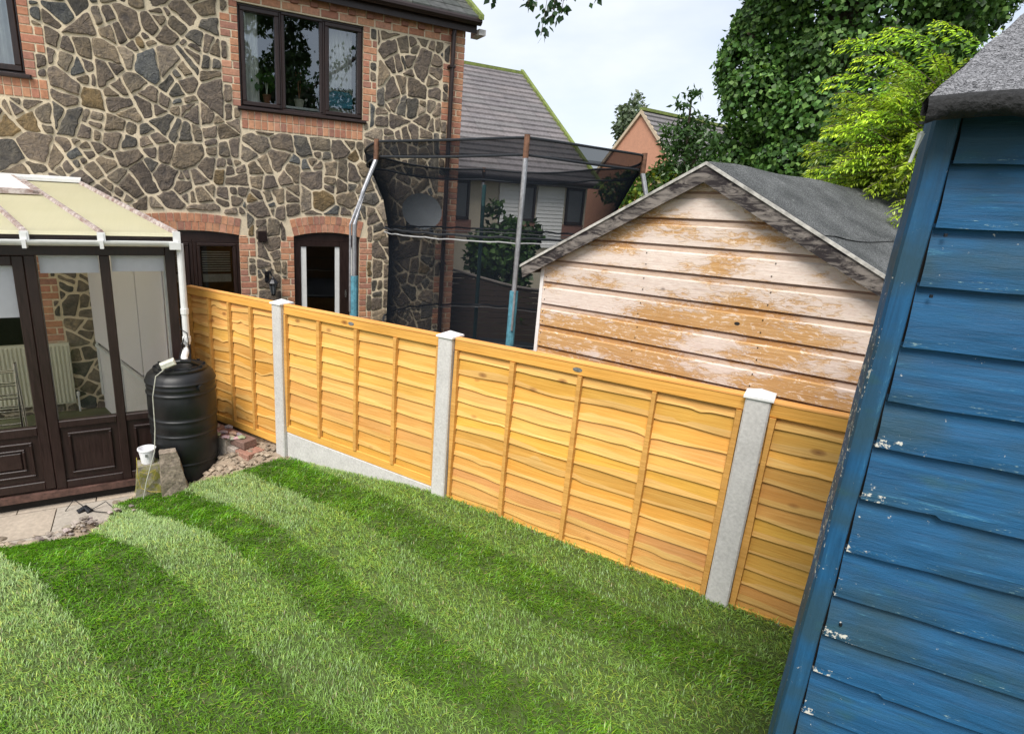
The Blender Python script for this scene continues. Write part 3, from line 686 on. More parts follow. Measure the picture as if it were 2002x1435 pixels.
# lower window with slatted blinds under the arch
def archhead(mb, sc, a, A, zlow, y0, dy, inset=.0):
    R, zc, th = A; n = 16; R = R-inset
    top = [(sc+(-a+2*a*i/n), y0, zc+math.sqrt(max(0, R*R-(-a+2*a*i/n)**2))) for i in range(n+1)]
    mb.prism([(sc-a, y0, zlow), (sc+a, y0, zlow)][::1]+top[::-1], (0, dy, 0))
m = MB(); archhead(m, .56, .655, A1, -.56, .03, .08); m.build('arched_head', M['frame'], house)
casement(house, -.10, .60, -2.6, -.555, .03, .05, .05, 'glass'); casement(house, .60, 1.22, -2.6, -.555, .03, .05, .045, 'glass')
def slats(x0, x1, z0, z1, n, par):
    m = MB()
    for i in range(n): z = z1-(z1-z0)*(i+.5)/n; m.quad((x0, .13, z-.008), (x1, .13, z-.008), (x1, .145, z+.008), (x0, .145, z+.008))
    m.box(x0, x1, .12, .15, z0-.14, z0-.03); return m.build('slatted_blind', M['slate'], par)
slats(.06, .47, -1.02, -.72, 9, house); slats(.72, 1.10, -1.02, -.72, 9, house)
# glazed back door
m = MB(); archhead(m, 2.505, .512, A2, -.56, .03, .08); m.build('arched_head', M['frame'], house)
m = MB()
for (a, b) in ((1.99, 2.10), (2.71, 2.87), (2.985, 3.02)): m.cham(a, b, .03, .10, -2.75, -.56, .006)
m.cham(2.10, 2.71, .03, .10, -.64, -.56, .006); m.cham(2.10, 2.71, .03, .10, -2.7, -2.5, .006); m.cham(2.87, 2.985, .03, .10, -.64, -.56, .006)
dr = m.build('back_door', M['frame'], house)
m = MB(); m.box(2.105, 2.185, .045, .075, -2.5, -.64); m.box(2.635, 2.705, .045, .075, -2.5, -.64); m.build('white_reveal', M['white'], dr)
MB().box(2.185, 2.635, .055, .061, -2.5, -.64).build('pane', M['glass'], dr)
MB().box(2.873, 2.982, .055, .075, -2.7, -.64).build('curtained_pane', M['curtain'], dr)
m = MB(); m.tube([(2.79, .0, -1.30), (2.79, .0, -1.42)], .012, 8); m.build('handle', M['chrome'], dr)
# louvred vent
m = MB(); m.box(1.475, 1.60, -.035, .02, -.575, -.425)
for i in range(5): m.box(1.485, 1.59, -.042, -.034, -.565+i*.028, -.553+i*.028)
m.build('air_vent', M['frame'], house)

# satellite dish on the wall
d = thing('satellite_dish', 'grey oval satellite dish on the stone wall seen through the trampoline net', 'satellite dish', FH, (3.85, 0, -.55))
m = MB(); V = []; n = 36; rings = [0, .25, .5, .75, .92, 1.0]; c0 = (3.85, -.42, -.05)
for r in rings:
    for k in range(n):
        a = 2*math.pi*k/n; x, z = .345*r*math.cos(a), .265*r*math.sin(a); V.append((c0[0]+x, c0[1]-.07*r*r+.25*z+.05*x, c0[2]+z))
F = [(i*n+k, i*n+(k+1) % n, (i+1)*n+(k+1) % n, (i+1)*n+k) for i in range(len(rings)-1) for k in range(n)]
m.add(V, F); m.build('reflector', M['dish'], d, smooth=True)
m = MB(); m.tube([(3.86, -.41, -.2), (3.86, -.2, -.3), (3.86, 0, -.32)], .02, 8); m.box(3.80, 3.92, -.02, 0, -.42, -.22); m.build('wall_bracket', M['blackmetal'], d)
m = MB(); m.tube([(3.86, -.45, -.42), (3.88, -.75, -.36)], .012, 8); m.lathe((3.88, -.77, -.38), [(.03, 0), (.035, .03), (.03, .09)], 12); m.build('receiver_arm', M['blackmetal'], d)
# wall lantern
d = thing('wall_lantern', 'black carriage lantern on the stone pier between arched openings', 'wall light', FH, (1.63, -.02, -1.34))
m = MB(); m.tube([(1.58, -.03, -1.08), (1.56, -.09, -1.00), (1.60, -.14, -.985), (1.635, -.15, -1.06)], .011, 8); m.tube([(1.60, -.1, -1.02), (1.64, -.12, -.96), (1.67, -.12, -.98)], .008, 8); m.box(1.55, 1.61, -.035, -.0, -1.15, -1.0); m.build('scroll_bracket', M['blackmetal'], d)
m = MB(); m.lathe((1.64, -.16, -1.15), [(.085, 0), (.078, .012), (.05, .045), (.02, .07), (.006, .10)], 8); m.lathe((1.64, -.16, -1.345), [(.005, 0), (.03, .01), (.035, .03)], 8)
for k in range(4):
    a = math.pi/4+k*math.pi/2; m.tube([(1.64+.032*math.cos(a), -.16+.032*math.sin(a), -1.31), (1.64+.07*math.cos(a), -.16+.07*math.sin(a), -1.15)], .005, 6)
m.build('lantern_frame', M['blackmetal'], d)
m = MB(); m.lathe((1.64, -.16, -1.31), [(.03, 0), (.065, .16)], 4); m.build('lantern_glass', M['lens'], d)

# things behind the upstairs glass
m = MB(); m.box(1.3, 3.08, .10, .32, 1.27, 1.30); m.build('window_board', M['white'], house)
def curtain(name, x0, x1, z0, z1, y, label, amp=.018, wl=.055):
    m = MB(); n = int((x1-x0)/.008); V = []
    for i in range(n+1):
        x = x0+(x1-x0)*i/n; yy = y+amp*math.sin(2*math.pi*(x-x0)/wl+.8*math.sin(9*x)); V += [(x, yy, z0), (x, yy, z1)]
    m.add(V, [(2*i, 2*i+2, 2*i+3, 2*i+1) for i in range(n)])
    return m.build(name, M['curtain'], frame=FH, smooth=True, label=label, cat='curtain', base=(x0, y, z0))
curtain('curtain', 1.38, 1.60, 1.28, 2.44, .15, 'pale curtain at the left end of the three pane upstairs window')
curtain('curtain', 2.50, 2.96, 1.28, 2.44, .26, 'pale pleated curtain behind the right pane of the upstairs window')
curtain('curtain', -2.0, -1.14, 1.3, 2.6, .22, 'pale blue white curtain in the window at the top left edge', .02, .09)
def leaves(name, P, size, mat, col, parent=None, N=None, droop=0., narrow=.5, fold=.25, up_=None, base=(0, 0, 0), flat=.0, spread=1.):
    n = len(P); size = np.broadcast_to(size, (n,))
    t = rng.normal(size=(n, 3)); t[:, 2] -= droop
    if up_ is not None: t = t*spread+up_
    t /= np.linalg.norm(t, axis=1)[:, None]+1e-9
    q = rng.normal(size=(n, 3)) if N is None else N+rng.normal(size=(n, 3))*.55
    if flat: q[:, 2] += flat
    s = np.cross(t, q); s /= np.linalg.norm(s, axis=1)[:, None]+1e-9; nn = np.cross(s, t)
    h = size[:, None]
    a = P; b = P+t*h*.42+s*h*narrow*.5-nn*h*fold*.3; c = P+t*h*.42-s*h*narrow*.5-nn*h*fold*.3; d = P+t*h-nn*h*.1
    V = np.stack([a, b, d, c], 1).reshape(-1, 3); i = np.arange(n)*4
    Tt = np.concatenate([np.stack([i, i+1, i+2], 1), np.stack([i, i+2, i+3], 1)])
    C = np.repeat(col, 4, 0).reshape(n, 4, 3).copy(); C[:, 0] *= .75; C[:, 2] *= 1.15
    return fastmesh(name, V, [Tt], C.reshape(-1, 3), mat, parent, base)
def potplant(lab, sx, z0, h, leafn, pot, col, cat='pot plant', r=.055, ls=.09, spread=.12):
    d = thing('pot_plant', lab, cat, FH, (sx, .17, z0))
    m = MB(); m.lathe((sx, .17, z0), [(r*.72, 0), (r, .085), (r*1.08, .09), (r*1.08, .105), (r*.9, .105)], 20); m.build('pot', M[pot], d, smooth=False)
    m = MB()
    for k in range(4): m.tube([(sx, .17, z0+.09), (sx+random.uniform(-.3, .3)*spread, .17+random.uniform(-.1, .1)*spread, z0+.1+h*.5), (sx+random.uniform(-.8, .8)*spread, .17, z0+.1+h*.85)], .005, 5)
    m.build('stem', M['terra'] if pot == 'pot' else M['leaf'], d)
    P = np.stack([sx+rng.normal(0, spread, leafn), .17+rng.normal(0, .03, leafn), z0+.12+h*(.35+.65*rng.random(leafn))], 1)
    cc = np.array(col)[None]*rng.uniform(.6, 1.4, (leafn, 1))
    leaves('foliage', P, ls, M['leaf'], cc, d, droop=.3, narrow=.7)
potplant('green leafy plant in a pot on the upstairs sill behind the left pane', 1.70, 1.31, .30, 46, 'terra', (.06, .16, .03), spread=.075, ls=.13)
potplant('tall thin stemmed plant in a cream pot behind the middle pane', 2.15, 1.30, .42, 60, 'pot', (.035, .07, .03), r=.07, spread=.10, ls=.07)
d = thing('gift_box', 'turquoise patterned box behind the right upstairs pane', 'box', FH, (2.78, .17, 1.35))
MB().box(2.56, 2.92, .10, .22, 1.36, 1.51).build('box_body', M['gift'], d); m = MB(); m.prism([(2.54, .09, 1.51), (2.94, .09, 1.51), (2.86, .09, 1.57), (2.62, .09, 1.57)], (0, .14, 0)); m.build('lid', M['gift'], d)
P = np.stack([rng.uniform(2.64, 2.88, 40), rng.uniform(.12, .2, 40), rng.uniform(1.56, 1.62, 40)], 1); leaves('dark_bow', P, .05, M['leaf'], np.full((40, 3), .02), d)

# ---------------------------------------------------------------- conservatory
cons = thing('conservatory', 'dark brown framed conservatory with cream roof panels and white gutter', 'conservatory', FC, (-1.5, 0, -2.77))
X0 = -3.4
m = MB()
m.cham(.16, .245, 0, .07, -2.62, -.40, .006); m.cham(-.35, -.275, 0, .07, -2.62, -.515, .006); m.cham(-.88, -.80, 0, .07, -2.62, -.515, .006)
m.cham(X0, .16, -.003, .073, -.515, -.335, .004)
m.cham(-.80, -.35, .002, .068, -2.03, -1.965, .006); m.cham(-.275, .16, .002, .068, -2.03, -1.965, .006); m.cham(-.80, -.35, .002, .068, -2.62, -2.54, .006); m.cham(-.275, .16, .002, .068, -2.62, -2.54, .006)
m.cham(X0, X0+.08, 0, .07, -2.62, -.515, .006)
fr = m.build('frame', M['frame'], cons)
m = MB(); m.box(X0, .26, -.035, .09, -2.675, -2.62); m.build('sill', M['frame_l'], cons)
MB().box(X0, .22, .03, .12, -3.0, -2.675).build('base_plinth', M['dark'], cons)  # near-black strip painted in for the shaded gap below the sill
def panel(x0, x1, z0, z1, par, raised=True):
    m = MB(); m.box(x0, x1, .025, .05, z0, z1)
    a = .055
    def ring(x0, x1, z0, z1, w, y0):
        for (p, q, r, s) in ((x0, x1, z0, z0+w), (x0, x1, z1-w, z1), (x0, x0+w, z0+w, z1-w), (x1-w, x1, z0+w, z1-w)): m.cham(p, q, y0, .026, r, s, .006)
    ring(x0+a, x1-a, z0+a, z1-a, .022, .006)
    if raised: ring(x0+a+.06, x1-a-.06, z0+a+.06, z1-a-.06, .018, .008); m.cham(x0+a+.085, x1-a-.085, .012, .026, z0+a+.085, z1-a-.085, .01)
    return m.build('lower_panel', M['frame'], par)
panel(-.80, -.35, -2.54, -2.03, cons, False); panel(-.275, .16, -2.54, -2.03, cons, False)
MB().quad((-.80, .038, -1.965), (-.35, .038, -1.965), (-.35, .038, -.515), (-.80, .038, -.515)).build('pane', M['cglass'], cons); MB().quad((-.275, .038, -1.965), (.16, .038, -1.965), (.16, .038, -.515), (-.275, .038, -.515)).build('pane', M['cglass'], cons)
# door leaves
def door(x0, x1):
    m = MB(); m.cham(x0, x0+.08, .002, .066, -2.60, -.52, .006); m.cham(x1-.08, x1, .002, .066, -2.60, -.52, .006)
    m.cham(x0+.08, x1-.08, .004, .064, -2.08, -2.00, .006); m.cham(x0+.08, x1-.08, .004, .064, -2.60, -2.52, .006); m.cham(x0+.08, x1-.08, .004, .064, -.60, -.52, .006)
    d = m.build('door', M['frame'], cons); panel(x0+.08, x1-.08, -2.52, -2.08, d)
    MB().quad((x0+.08, .038, -2.0), (x1-.08, .038, -2.0), (x1-.08, .038, -.60), (x0+.08, .038, -.60)).build('pane', M['cglass'], d)
door(-1.60, -.883); door(-2.32, -1.603); door(-3.03, -2.33)
# roof
dv = (-.92, 2.9, .43)
def rp(s, t, dz=0.): return (s+dv[0]*t, -.05+dv[1]*t, -.345+dv[2]*t+dz)
m = MB(); m.prism([rp(X0, 0), rp(.28, 0), rp(.28, 1), rp(X0, 1)], (0, 0, .025)); rf = m.build('roof_panels', M['poly'], cons)
def slopebar(mb, s, w, h, t0=0, t1=1., dz=.025):
    a, b, c, d_ = rp(s-w/2, t0, dz), rp(s+w/2, t0, dz), rp(s+w/2, t1, dz), rp(s-w/2, t1, dz)
    e = [(p[0]+(w*.25 if i in (0, 3) else -w*.25), p[1], p[2]+h) for i, p in enumerate((a, b, c, d_))]
    mb.add([a, b, c, d_]+e, [(4, 5, 6, 7), (0, 1, 5, 4), (1, 2, 6, 5), (2, 3, 7, 6), (3, 0, 4, 7)])
for s in (-.31, -.84, -1.37, -1.9, -2.43, -2.96):
    m = MB(); slopebar(m, s, .05, .022); m.build('glazing_bar', M['bar'], cons)
    m = MB(); m.box(s-.03, s+.03, -.085, -.048, -.41, -.318); m.box(s-.018, s+.018, -.09, -.084, -.40, -.33); m.build('bar_end_cap', M['white'], cons)
m = MB(); slopebar(m, .265, .05, .03); m.build('glazing_bar', M['bar'], cons); m = MB(); slopebar(m, .30, .035, .012); m.build('edge_trim', M['frame'], cons)
m = MB(); m.box(.235, .295, -.09, -.045, -.43, -.30); m.build('bar_end_cap', M['white'], cons)
m = MB(); a, b = rp(X0, 1.0, .02), rp(.30, 1., .02); m.add([(a[0], a[1]-.12, a[2]), (b[0], b[1]-.12, b[2]), (b[0], b[1]-.12, b[2]+.035), (a[0], a[1]-.12, a[2]+.035), (a[0], a[1]+.04, a[2]+.07), (b[0], b[1]+.04, b[2]+.07)], [(0, 1, 2, 3), (3, 2, 5, 4)]); m.build('ridge_flashing', M['white'], cons)
m = MB(); m.prism([rp(-.86, .62, .045), rp(-.40, .62, .045), rp(-.40, .97, .045), rp(-.86, .97, .045)], (0, 0, .03)); vt = m.build('roof_vent', M['whitewall'], cons)
m = MB(); slopebar(m, -.40, .06, .03, .60, .98, .05); m.prism([rp(-.88, .60, .04), rp(-.37, .60, .04), rp(-.37, .625, .04), rp(-.88, .625, .04)], (0, 0, .045)); m.build('vent_frame', M['bar'], vt)
m = MB(); n = 10
def halfpipe(mb, x0, x1, y, z, r, th=.005):
    pr = [(y+r*math.cos(a), z+r*math.sin(a)) for a in [math.pi+math.pi*i/n for i in range(n+1)]]; pi = [(y+(r-th)*math.cos(a), z+(r-th)*math.sin(a)) for a in [2*math.pi-math.pi*i/n for i in range(n+1)]]
    q = [(x0, a, b) for a, b in pr+pi]; mb.prism(q, (x1-x0, 0, 0))
halfpipe(m, X0, .27, -.085, -.385, .045); m.box(.262, .275, -.13, -.04, -.432, -.378); gt = m.build('gutter', M['white'], cons)
for s in (-.31, -.84, -1.37, -1.9, -2.43): m = MB(); m.box(s-.014, s+.014, -.137, -.04, -.448, -.380); m.build('gutter_bracket', M['white'], gt)
m = MB(); m.box(.2, .29, -.14, -.03, -.45, -.39); m.build('gutter_outlet', M['white'], gt)
m = MB(); m.tube([(.285, -.085, -.40), (.285, -.085, -1.30)], .030, 14); m.tube([(.285, -.085, -.98), (.285, -.085, -1.03)], .036, 14); m.tube([(.285, -.085, -1.26), (.285, -.085, -1.31), (.275, -.10, -1.36), (.25, -.15, -1.42), (.25, -.20, -1.46), (.25, -.22, -1.52)], .031, 14)
m.tube([(.285, -.085, -1.24), (.285, -.085, -1.29)], .037, 14); m.tube([(.25, -.2, -1.44), (.25, -.215, -1.47)], .036, 14)
m.build('downpipe', M['white'], cons, smooth=False)
# side wall with blinds, inside
def side(t, z, o=0.): return (.20-.84*t-o, .07+2.83*t, z)
m = MB(); m.prism([side(0, -2.64), side(1, -2.64), side(1, -.42), side(0, -.42)], (.03, 0, 0)); m.build('side_glazing', M['cglass'], cons)
m = MB(); m.prism([side(0, -3.05, .012), side(1, -3.05, .012), side(1, -1.96, .012), side(0, -1.96, .012)], (-.004, 0, 0)); m.build('dwarf_wall', M['whitewall'], cons)
for (a, b) in ((.03, .30), (.315, .62), (.64, .97)):
    m = MB(); m.prism([side(a, -1.88, .05), side(b, -1.88, .05), side(b, -.55, .05), side(a, -.55, .05)], (-.006, 0, 0)); m.build('side_blind', M['blind'], cons)
m = MB()
for t in (.02, .31, .63, .98): m.prism([side(t, -2.64, .02), side(t+.012, -2.64, .02), side(t+.012, -.45, .02), side(t, -.45, .02)], (-.02, 0, 0))
m.prism([side(0, -1.98, .02), side(1, -1.98, .02), side(1, -1.94, .02), side(0, -1.94, .02)], (-.03, 0, 0)); m.build('side_frame', M['white'], cons)
MB().box(X0, .2, .12, 2.89, -3.05, -3.0).build('floor', M['pavers'], cons)
def rb(x0, x1, z0, z1):
    m = MB(); m.box(x0, x1, .085, .090, z0, z1); m.tube([(x0, .095, z1), (x1, .095, z1)], .018, 8); m.box(x0, x1, .080, .095, z0-.015, z0); m.build('roller_blind', M['blindw'], cons)
rb(-.79, -.36, -.655, -.53); rb(-.265, .15, -.645, -.53); rb(-1.51, -.97, -1.02, -.61)
# furniture seen through the glass
d = thing('radiator', 'cream ribbed radiator on the stone wall inside the conservatory', 'radiator', FH, (-1.6, -.08, -2.71))
m = MB(); m.box(-2.3, -.97, -.09, -.04, -2.71, -1.89); i = 0
while -2.28+i*.045 < -1.0: m.cham(-2.28+i*.045, -2.28+i*.045+.03, -.105, -.09, -2.69, -1.92, .008); i += 1
m.build('ribbed_body', M['cream'], d)
m = MB(); m.tube([(-.94, -.07, -2.60), (-.94, -.07, -3.0)], .012, 8); m.lathe((-.94, -.07, -2.62), [(.02, 0), (.022, .05), (.01, .06)], 10); m.build('valve', M['white'], d)
d = thing('clothes_airer', 'chrome rail clothes airer inside the conservatory door', 'clothes airer', FC, (-1.6, .75, -3.0))
m = MB()
for x in (-2.05, -1.19):
    m = MB(); m.tube([(x, .58, -3.0), (x, .75, -1.60), (x, .79, -1.60), (x, .96, -3.0)], .011, 8); m.build('end_frame', M['chrome'], d)
for i in range(8):
    z = -1.68-i*.125; k = .13+1.2*(-1.6-z)/1.4
    for sg in (-1, 1): m = MB(); m.tube([(-2.05, .77+sg*.15*k, z), (-1.19, .77+sg*.15*k, z)], .009, 8); m.build('rail', M['chrome'], d)
# ---------------------------------------------------------------- water butt and small things round it
b = thing('water_butt', 'tall black plastic water butt standing in the corner under the white downpipe', 'water butt', FC, (.20, -.34, -2.77))
bc = (.20, -.34, 0)
pr = [(.255, -2.77), (.265, -2.70)]
for z0, z1, r in ((-2.70, -2.30, .268), (-2.28, -2.03, .276), (-2.01, -1.89, .281), (-1.87, -1.655, .284), (-1.635, -1.56, .286)):
    pr += [(r-.006, z0+.008), (r, z0+.03), (r+.002, (z0+z1)/2), (r, z1-.03), (r-.007, z1-.008), (r-.007, z1-.006), (r+.007, z1-.002), (r+.008, z1+.010), (r+.004, z1+.014)]
pr += [(.284, -1.53), (.272, -1.50), (.245, -1.475), (.215, -1.465), (.2, -1.462)]
m = MB(); m.lathe(bc, pr, 56); m.build('barrel', M['black'], b, smooth=True)
m = MB(); m.lathe(bc, [(.215, -1.468), (.222, -1.462), (.222, -1.445), (.21, -1.438), (.17, -1.435), (.165, -1.425), (.09, -1.42), (.02, -1.42)], 48)
for k in range(10):
    a = 2*math.pi*k/10; m.box(bc[0]+.2*math.cos(a)-.012, bc[0]+.2*math.cos(a)+.012, bc[1]+.2*math.sin(a)-.012, bc[1]+.2*math.sin(a)+.012, -1.45, -1.425)
m.tube([(.04, -.42, -1.43), (.10, -.455, -1.385), (.20, -.47, -1.372), (.28, -.455, -1.385), (.34, -.42, -1.43)], .016, 8)
m.build('lid', M['black'], b)
m = MB(); c_ = Vector((.335, -.585, -1.565)); m.tube([(.325, -.57, -1.585), (.352, -.615, -1.585)], .03, 18); m.build('overflow_cap', M['black'], b)
m = MB(); m.cham(.055, .175, -.56, -.50, -1.40, -1.345, .01)
p = m.build('plug_box', M['plug'], frame=FC, label='off white socket box resting on the rim of the black water butt', cat='socket box', base=(.1, -.53, -1.41)); p.rotation_euler[1] = -.35
m = MB(); m.tube([(.07, -.55, -1.41), (.0, -.60, -1.45), (-.035, -.62, -1.62), (-.04, -.63, -1.9), (-.06, -.645, -2.1), (-.14, -.66, -2.35), (-.2, -.66, -2.6)], .0045, 6)
m.build('cable', M['cable'], frame=FC, label='thin grey cable hanging from the socket box down the side of the water butt', cat='cable', base=(-.2, -.66, -2.6))
m = MB(); m.tube([(.275, -.10, -1.22), (.235, -.13, -1.30), (.26, -.12, -1.40), (.30, -.13, -1.33), (.26, -.125, -1.26), (.22, -.13, -1.38), (.20, -.16, -1.46)], .004, 6)
m.tube([(.31, -.09, -1.05), (.22, -.10, -1.06), (.235, -.11, -1.16), (.29, -.13, -1.2), (.30, -.13, -1.38)], .004, 6)
m.build('loose_wire', M['blackmetal'], frame=FC, label='loose dark wire wound around the lower end of the white downpipe', cat='wire', base=(.25, -.12, -1.46))
def pillar(name, mat, label, s, y, z0, z1, wb, wt, d, lean=0.):
    m = MB(); n = 9; V = []; rg = random.Random(int(abs(s)*1e3))
    pr = [(-wb/2, z0), (wb/2, z0), (wt/2+lean, z1-.012), (wt/2-.015+lean, z1), (-wt/2+.015+lean, z1), (-wt/2+lean, z1-.012)]
    # stacked rings, roughened
    R_n = 12; ring = [(-.5, -.5), (-.17, -.5), (.17, -.5), (.5, -.5), (.5, -.17), (.5, .17), (.5, .5), (.17, .5), (-.17, .5), (-.5, .5), (-.5, .17), (-.5, -.17)]
    for k in range(n):
        t = k/(n-1); w = wb+(wt-wb)*t**.8; dd = d*(1-.25*t); sc = .96 if k == n-1 else 1
        for (a, c) in ring: V.append((s+lean*t+a*w*sc+rg.gauss(0, .004), y+c*dd*sc+rg.gauss(0, .004), z0+(z1-z0)*t+rg.gauss(0, .002)*(0 < k < n-1)))
    F = [(i*R_n+k, i*R_n+(k+1) % R_n, (i+1)*R_n+(k+1) % R_n, (i+1)*R_n+k) for i in range(n-1) for k in range(R_n)]+[tuple((n-1)*R_n+k for k in range(R_n))]
    m.add(V, F); return m.build(name, M[mat], frame=FC, label=label, cat='stone block', base=(s, y, z0))
pillar('stone_block', 'mossy', 'mossy tapering stone block with the white beaker on top', -.115, -.52, -2.78, -2.245, .34, .185, .22)
pillar('stone_block', 'aggregate', 'bare rough stone block leaning in front of the water butt', .085, -.70, -2.6, -2.085, .26, .135, .13, -.045)
c = thing('beaker', 'white plastic beaker standing on the mossy stone block', 'cup', FC, (-.12, -.52, -2.245))
m = MB(); m.lathe((-.12, -.52, 0), [(.048, -2.243), (.05, -2.24), (.066, -2.125), (.074, -2.120), (.074, -2.108), (.066, -2.106), (.062, -2.12), (.046, -2.235), (.01, -2.236)], 28); m.build('cup_body', M['cup'], c, smooth=False)
m = MB(); m.box(-.135, -.118, -.592, -.586, -2.165, -2.140); m.build('spout_mark', M['badge'], c)
m = MB(); m.tube([(-.2, -.60, -2.15), (-.205, -.635, -2.3), (-.19, -.64, -2.42), (-.12, -.655, -2.46), (-.02, -.68, -2.47), (.02, -.72, -2.56)], .0035, 6)
m.tube([(-.19, -.63, -2.27), (-.13, -.635, -2.30), (-.06, -.63, -2.27), (-.09, -.635, -2.36)], .003, 6)
m.build('hose', M['ycable'], frame=FC, label='thin yellow green hose draped over the mossy stone block', cat='hose', base=(-.2, -.6, -2.56))
m = MB(); m.tube([(-.62, -.25, -2.765), (-.66, -.2, -2.74), (-.72, -.22, -2.765)], .028, 10); m.tube([(-.62, -.22, -2.76), (-.5, -.18, -2.72), (-.42, -.3, -2.765)], .004, 5); m.tube([(-.66, -.2, -2.74), (-.75, -.12, -2.68), (-.82, -.16, -2.76)], .004, 5); m.tube([(-.6, -.25, -2.76), (-.48, -.36, -2.74), (-.44, -.42, -2.767)], .004, 5)
m.build('wire_connector', M['blackmetal'], frame=FC, label='black wire connector lying on the paving below the conservatory sill', cat='connector', base=(-.66, -.2, -2.77))
# broken brick stub under the first fence panel
m = MB(); rg = random.Random(4)
for k in range(5):
    x = -5.02+(.11 if k % 2 else 0)
    while x < -4.12+(.0 if k < 3 else -.12*k+.36):
        L_ = rg.choice([.2, .215, .1]); cc = rg.choice([(.36, .17, .12), (.30, .15, .12), (.55, .47, .40), (.42, .22, .16), (.25, .15, .12)]); dy = rg.gauss(0, .012)
        m.cham(x+.004, x+L_-.006, -.36+dy+.02*k, -.12, -2.55+k*.080, -2.55+k*.080+.070, .007, cc); x += L_
m.box(-5.0, -4.3, -.31, -.13, -2.58, -2.17, (.5, .43, .36))
for k in range(26): lump(m, (rg.uniform(-4.95, -4.2), rg.uniform(-.34, -.1), rg.uniform(-2.165, -2.14)), (.05, .04, .02), tuple(u*rg.uniform(.6, 1) for u in (.6, .5, .44)))
m.build('brick_stub', M['rubble'], frame=FF, label='broken stub of old red brick wall below the fence beside the water butt', cat='broken wall', base=(-4.6, -.2, -2.58))

# ---------------------------------------------------------------- fence
POSTL = {-5.27: None, -3.83: 'white capped concrete fence post at the lawn corner beside the gravel board', -2.07: 'concrete fence post between the two middle fence panels', -.155: 'tall concrete fence post nearest the blue shed'}
m = MB(); m.cham(-5.33, -5.215, -.05, .05, -2.6, -.88, .008); m.build('fence_post', M['oldpost'], frame=FF, label='weathered grey fence post beside the white downpipe', cat='fence post', group='fence posts along the lawn', base=(-5.27, 0, -2.6))
for x, lab in POSTL.items():
    if not lab: continue
    p = thing('fence_post', lab, 'fence post', FF, (x, 0, -2.6), 'fence posts along the lawn')
    m = MB(); w = .058
    # concrete post, H section with chamfered arrises
    pl = [(-w, -.06), (-w+.008, -.068), (w-.008, -.068), (w, -.06), (w, -.028), (w-.02, -.024), (w-.02, .036), (w, .04), (w, .068), (-w, .068), (-w, .04), (-w+.02, .036), (-w+.02, -.024), (-w, -.028)]
    m.prism([(x+a, c, -2.6) for a, c in pl][::-1], (0, 0, 1.745)); m.build('shaft', M['concrete'], p)
    m = MB(); e = .010; z = -.857
    m.box(x-w-e, x+w+e, -.068-e, .068+e, z, z+.012)
    m.add([(x-w-e, -.068-e, z+.012), (x+w+e, -.068-e, z+.012), (x+w+e, .068+e, z+.012), (x-w-e, .068+e, z+.012), (x, 0, z+.042)], [(0, 1, 4), (1, 2, 4), (2, 3, 4), (3, 0, 4)]); m.build('cap', M['cap'], p)
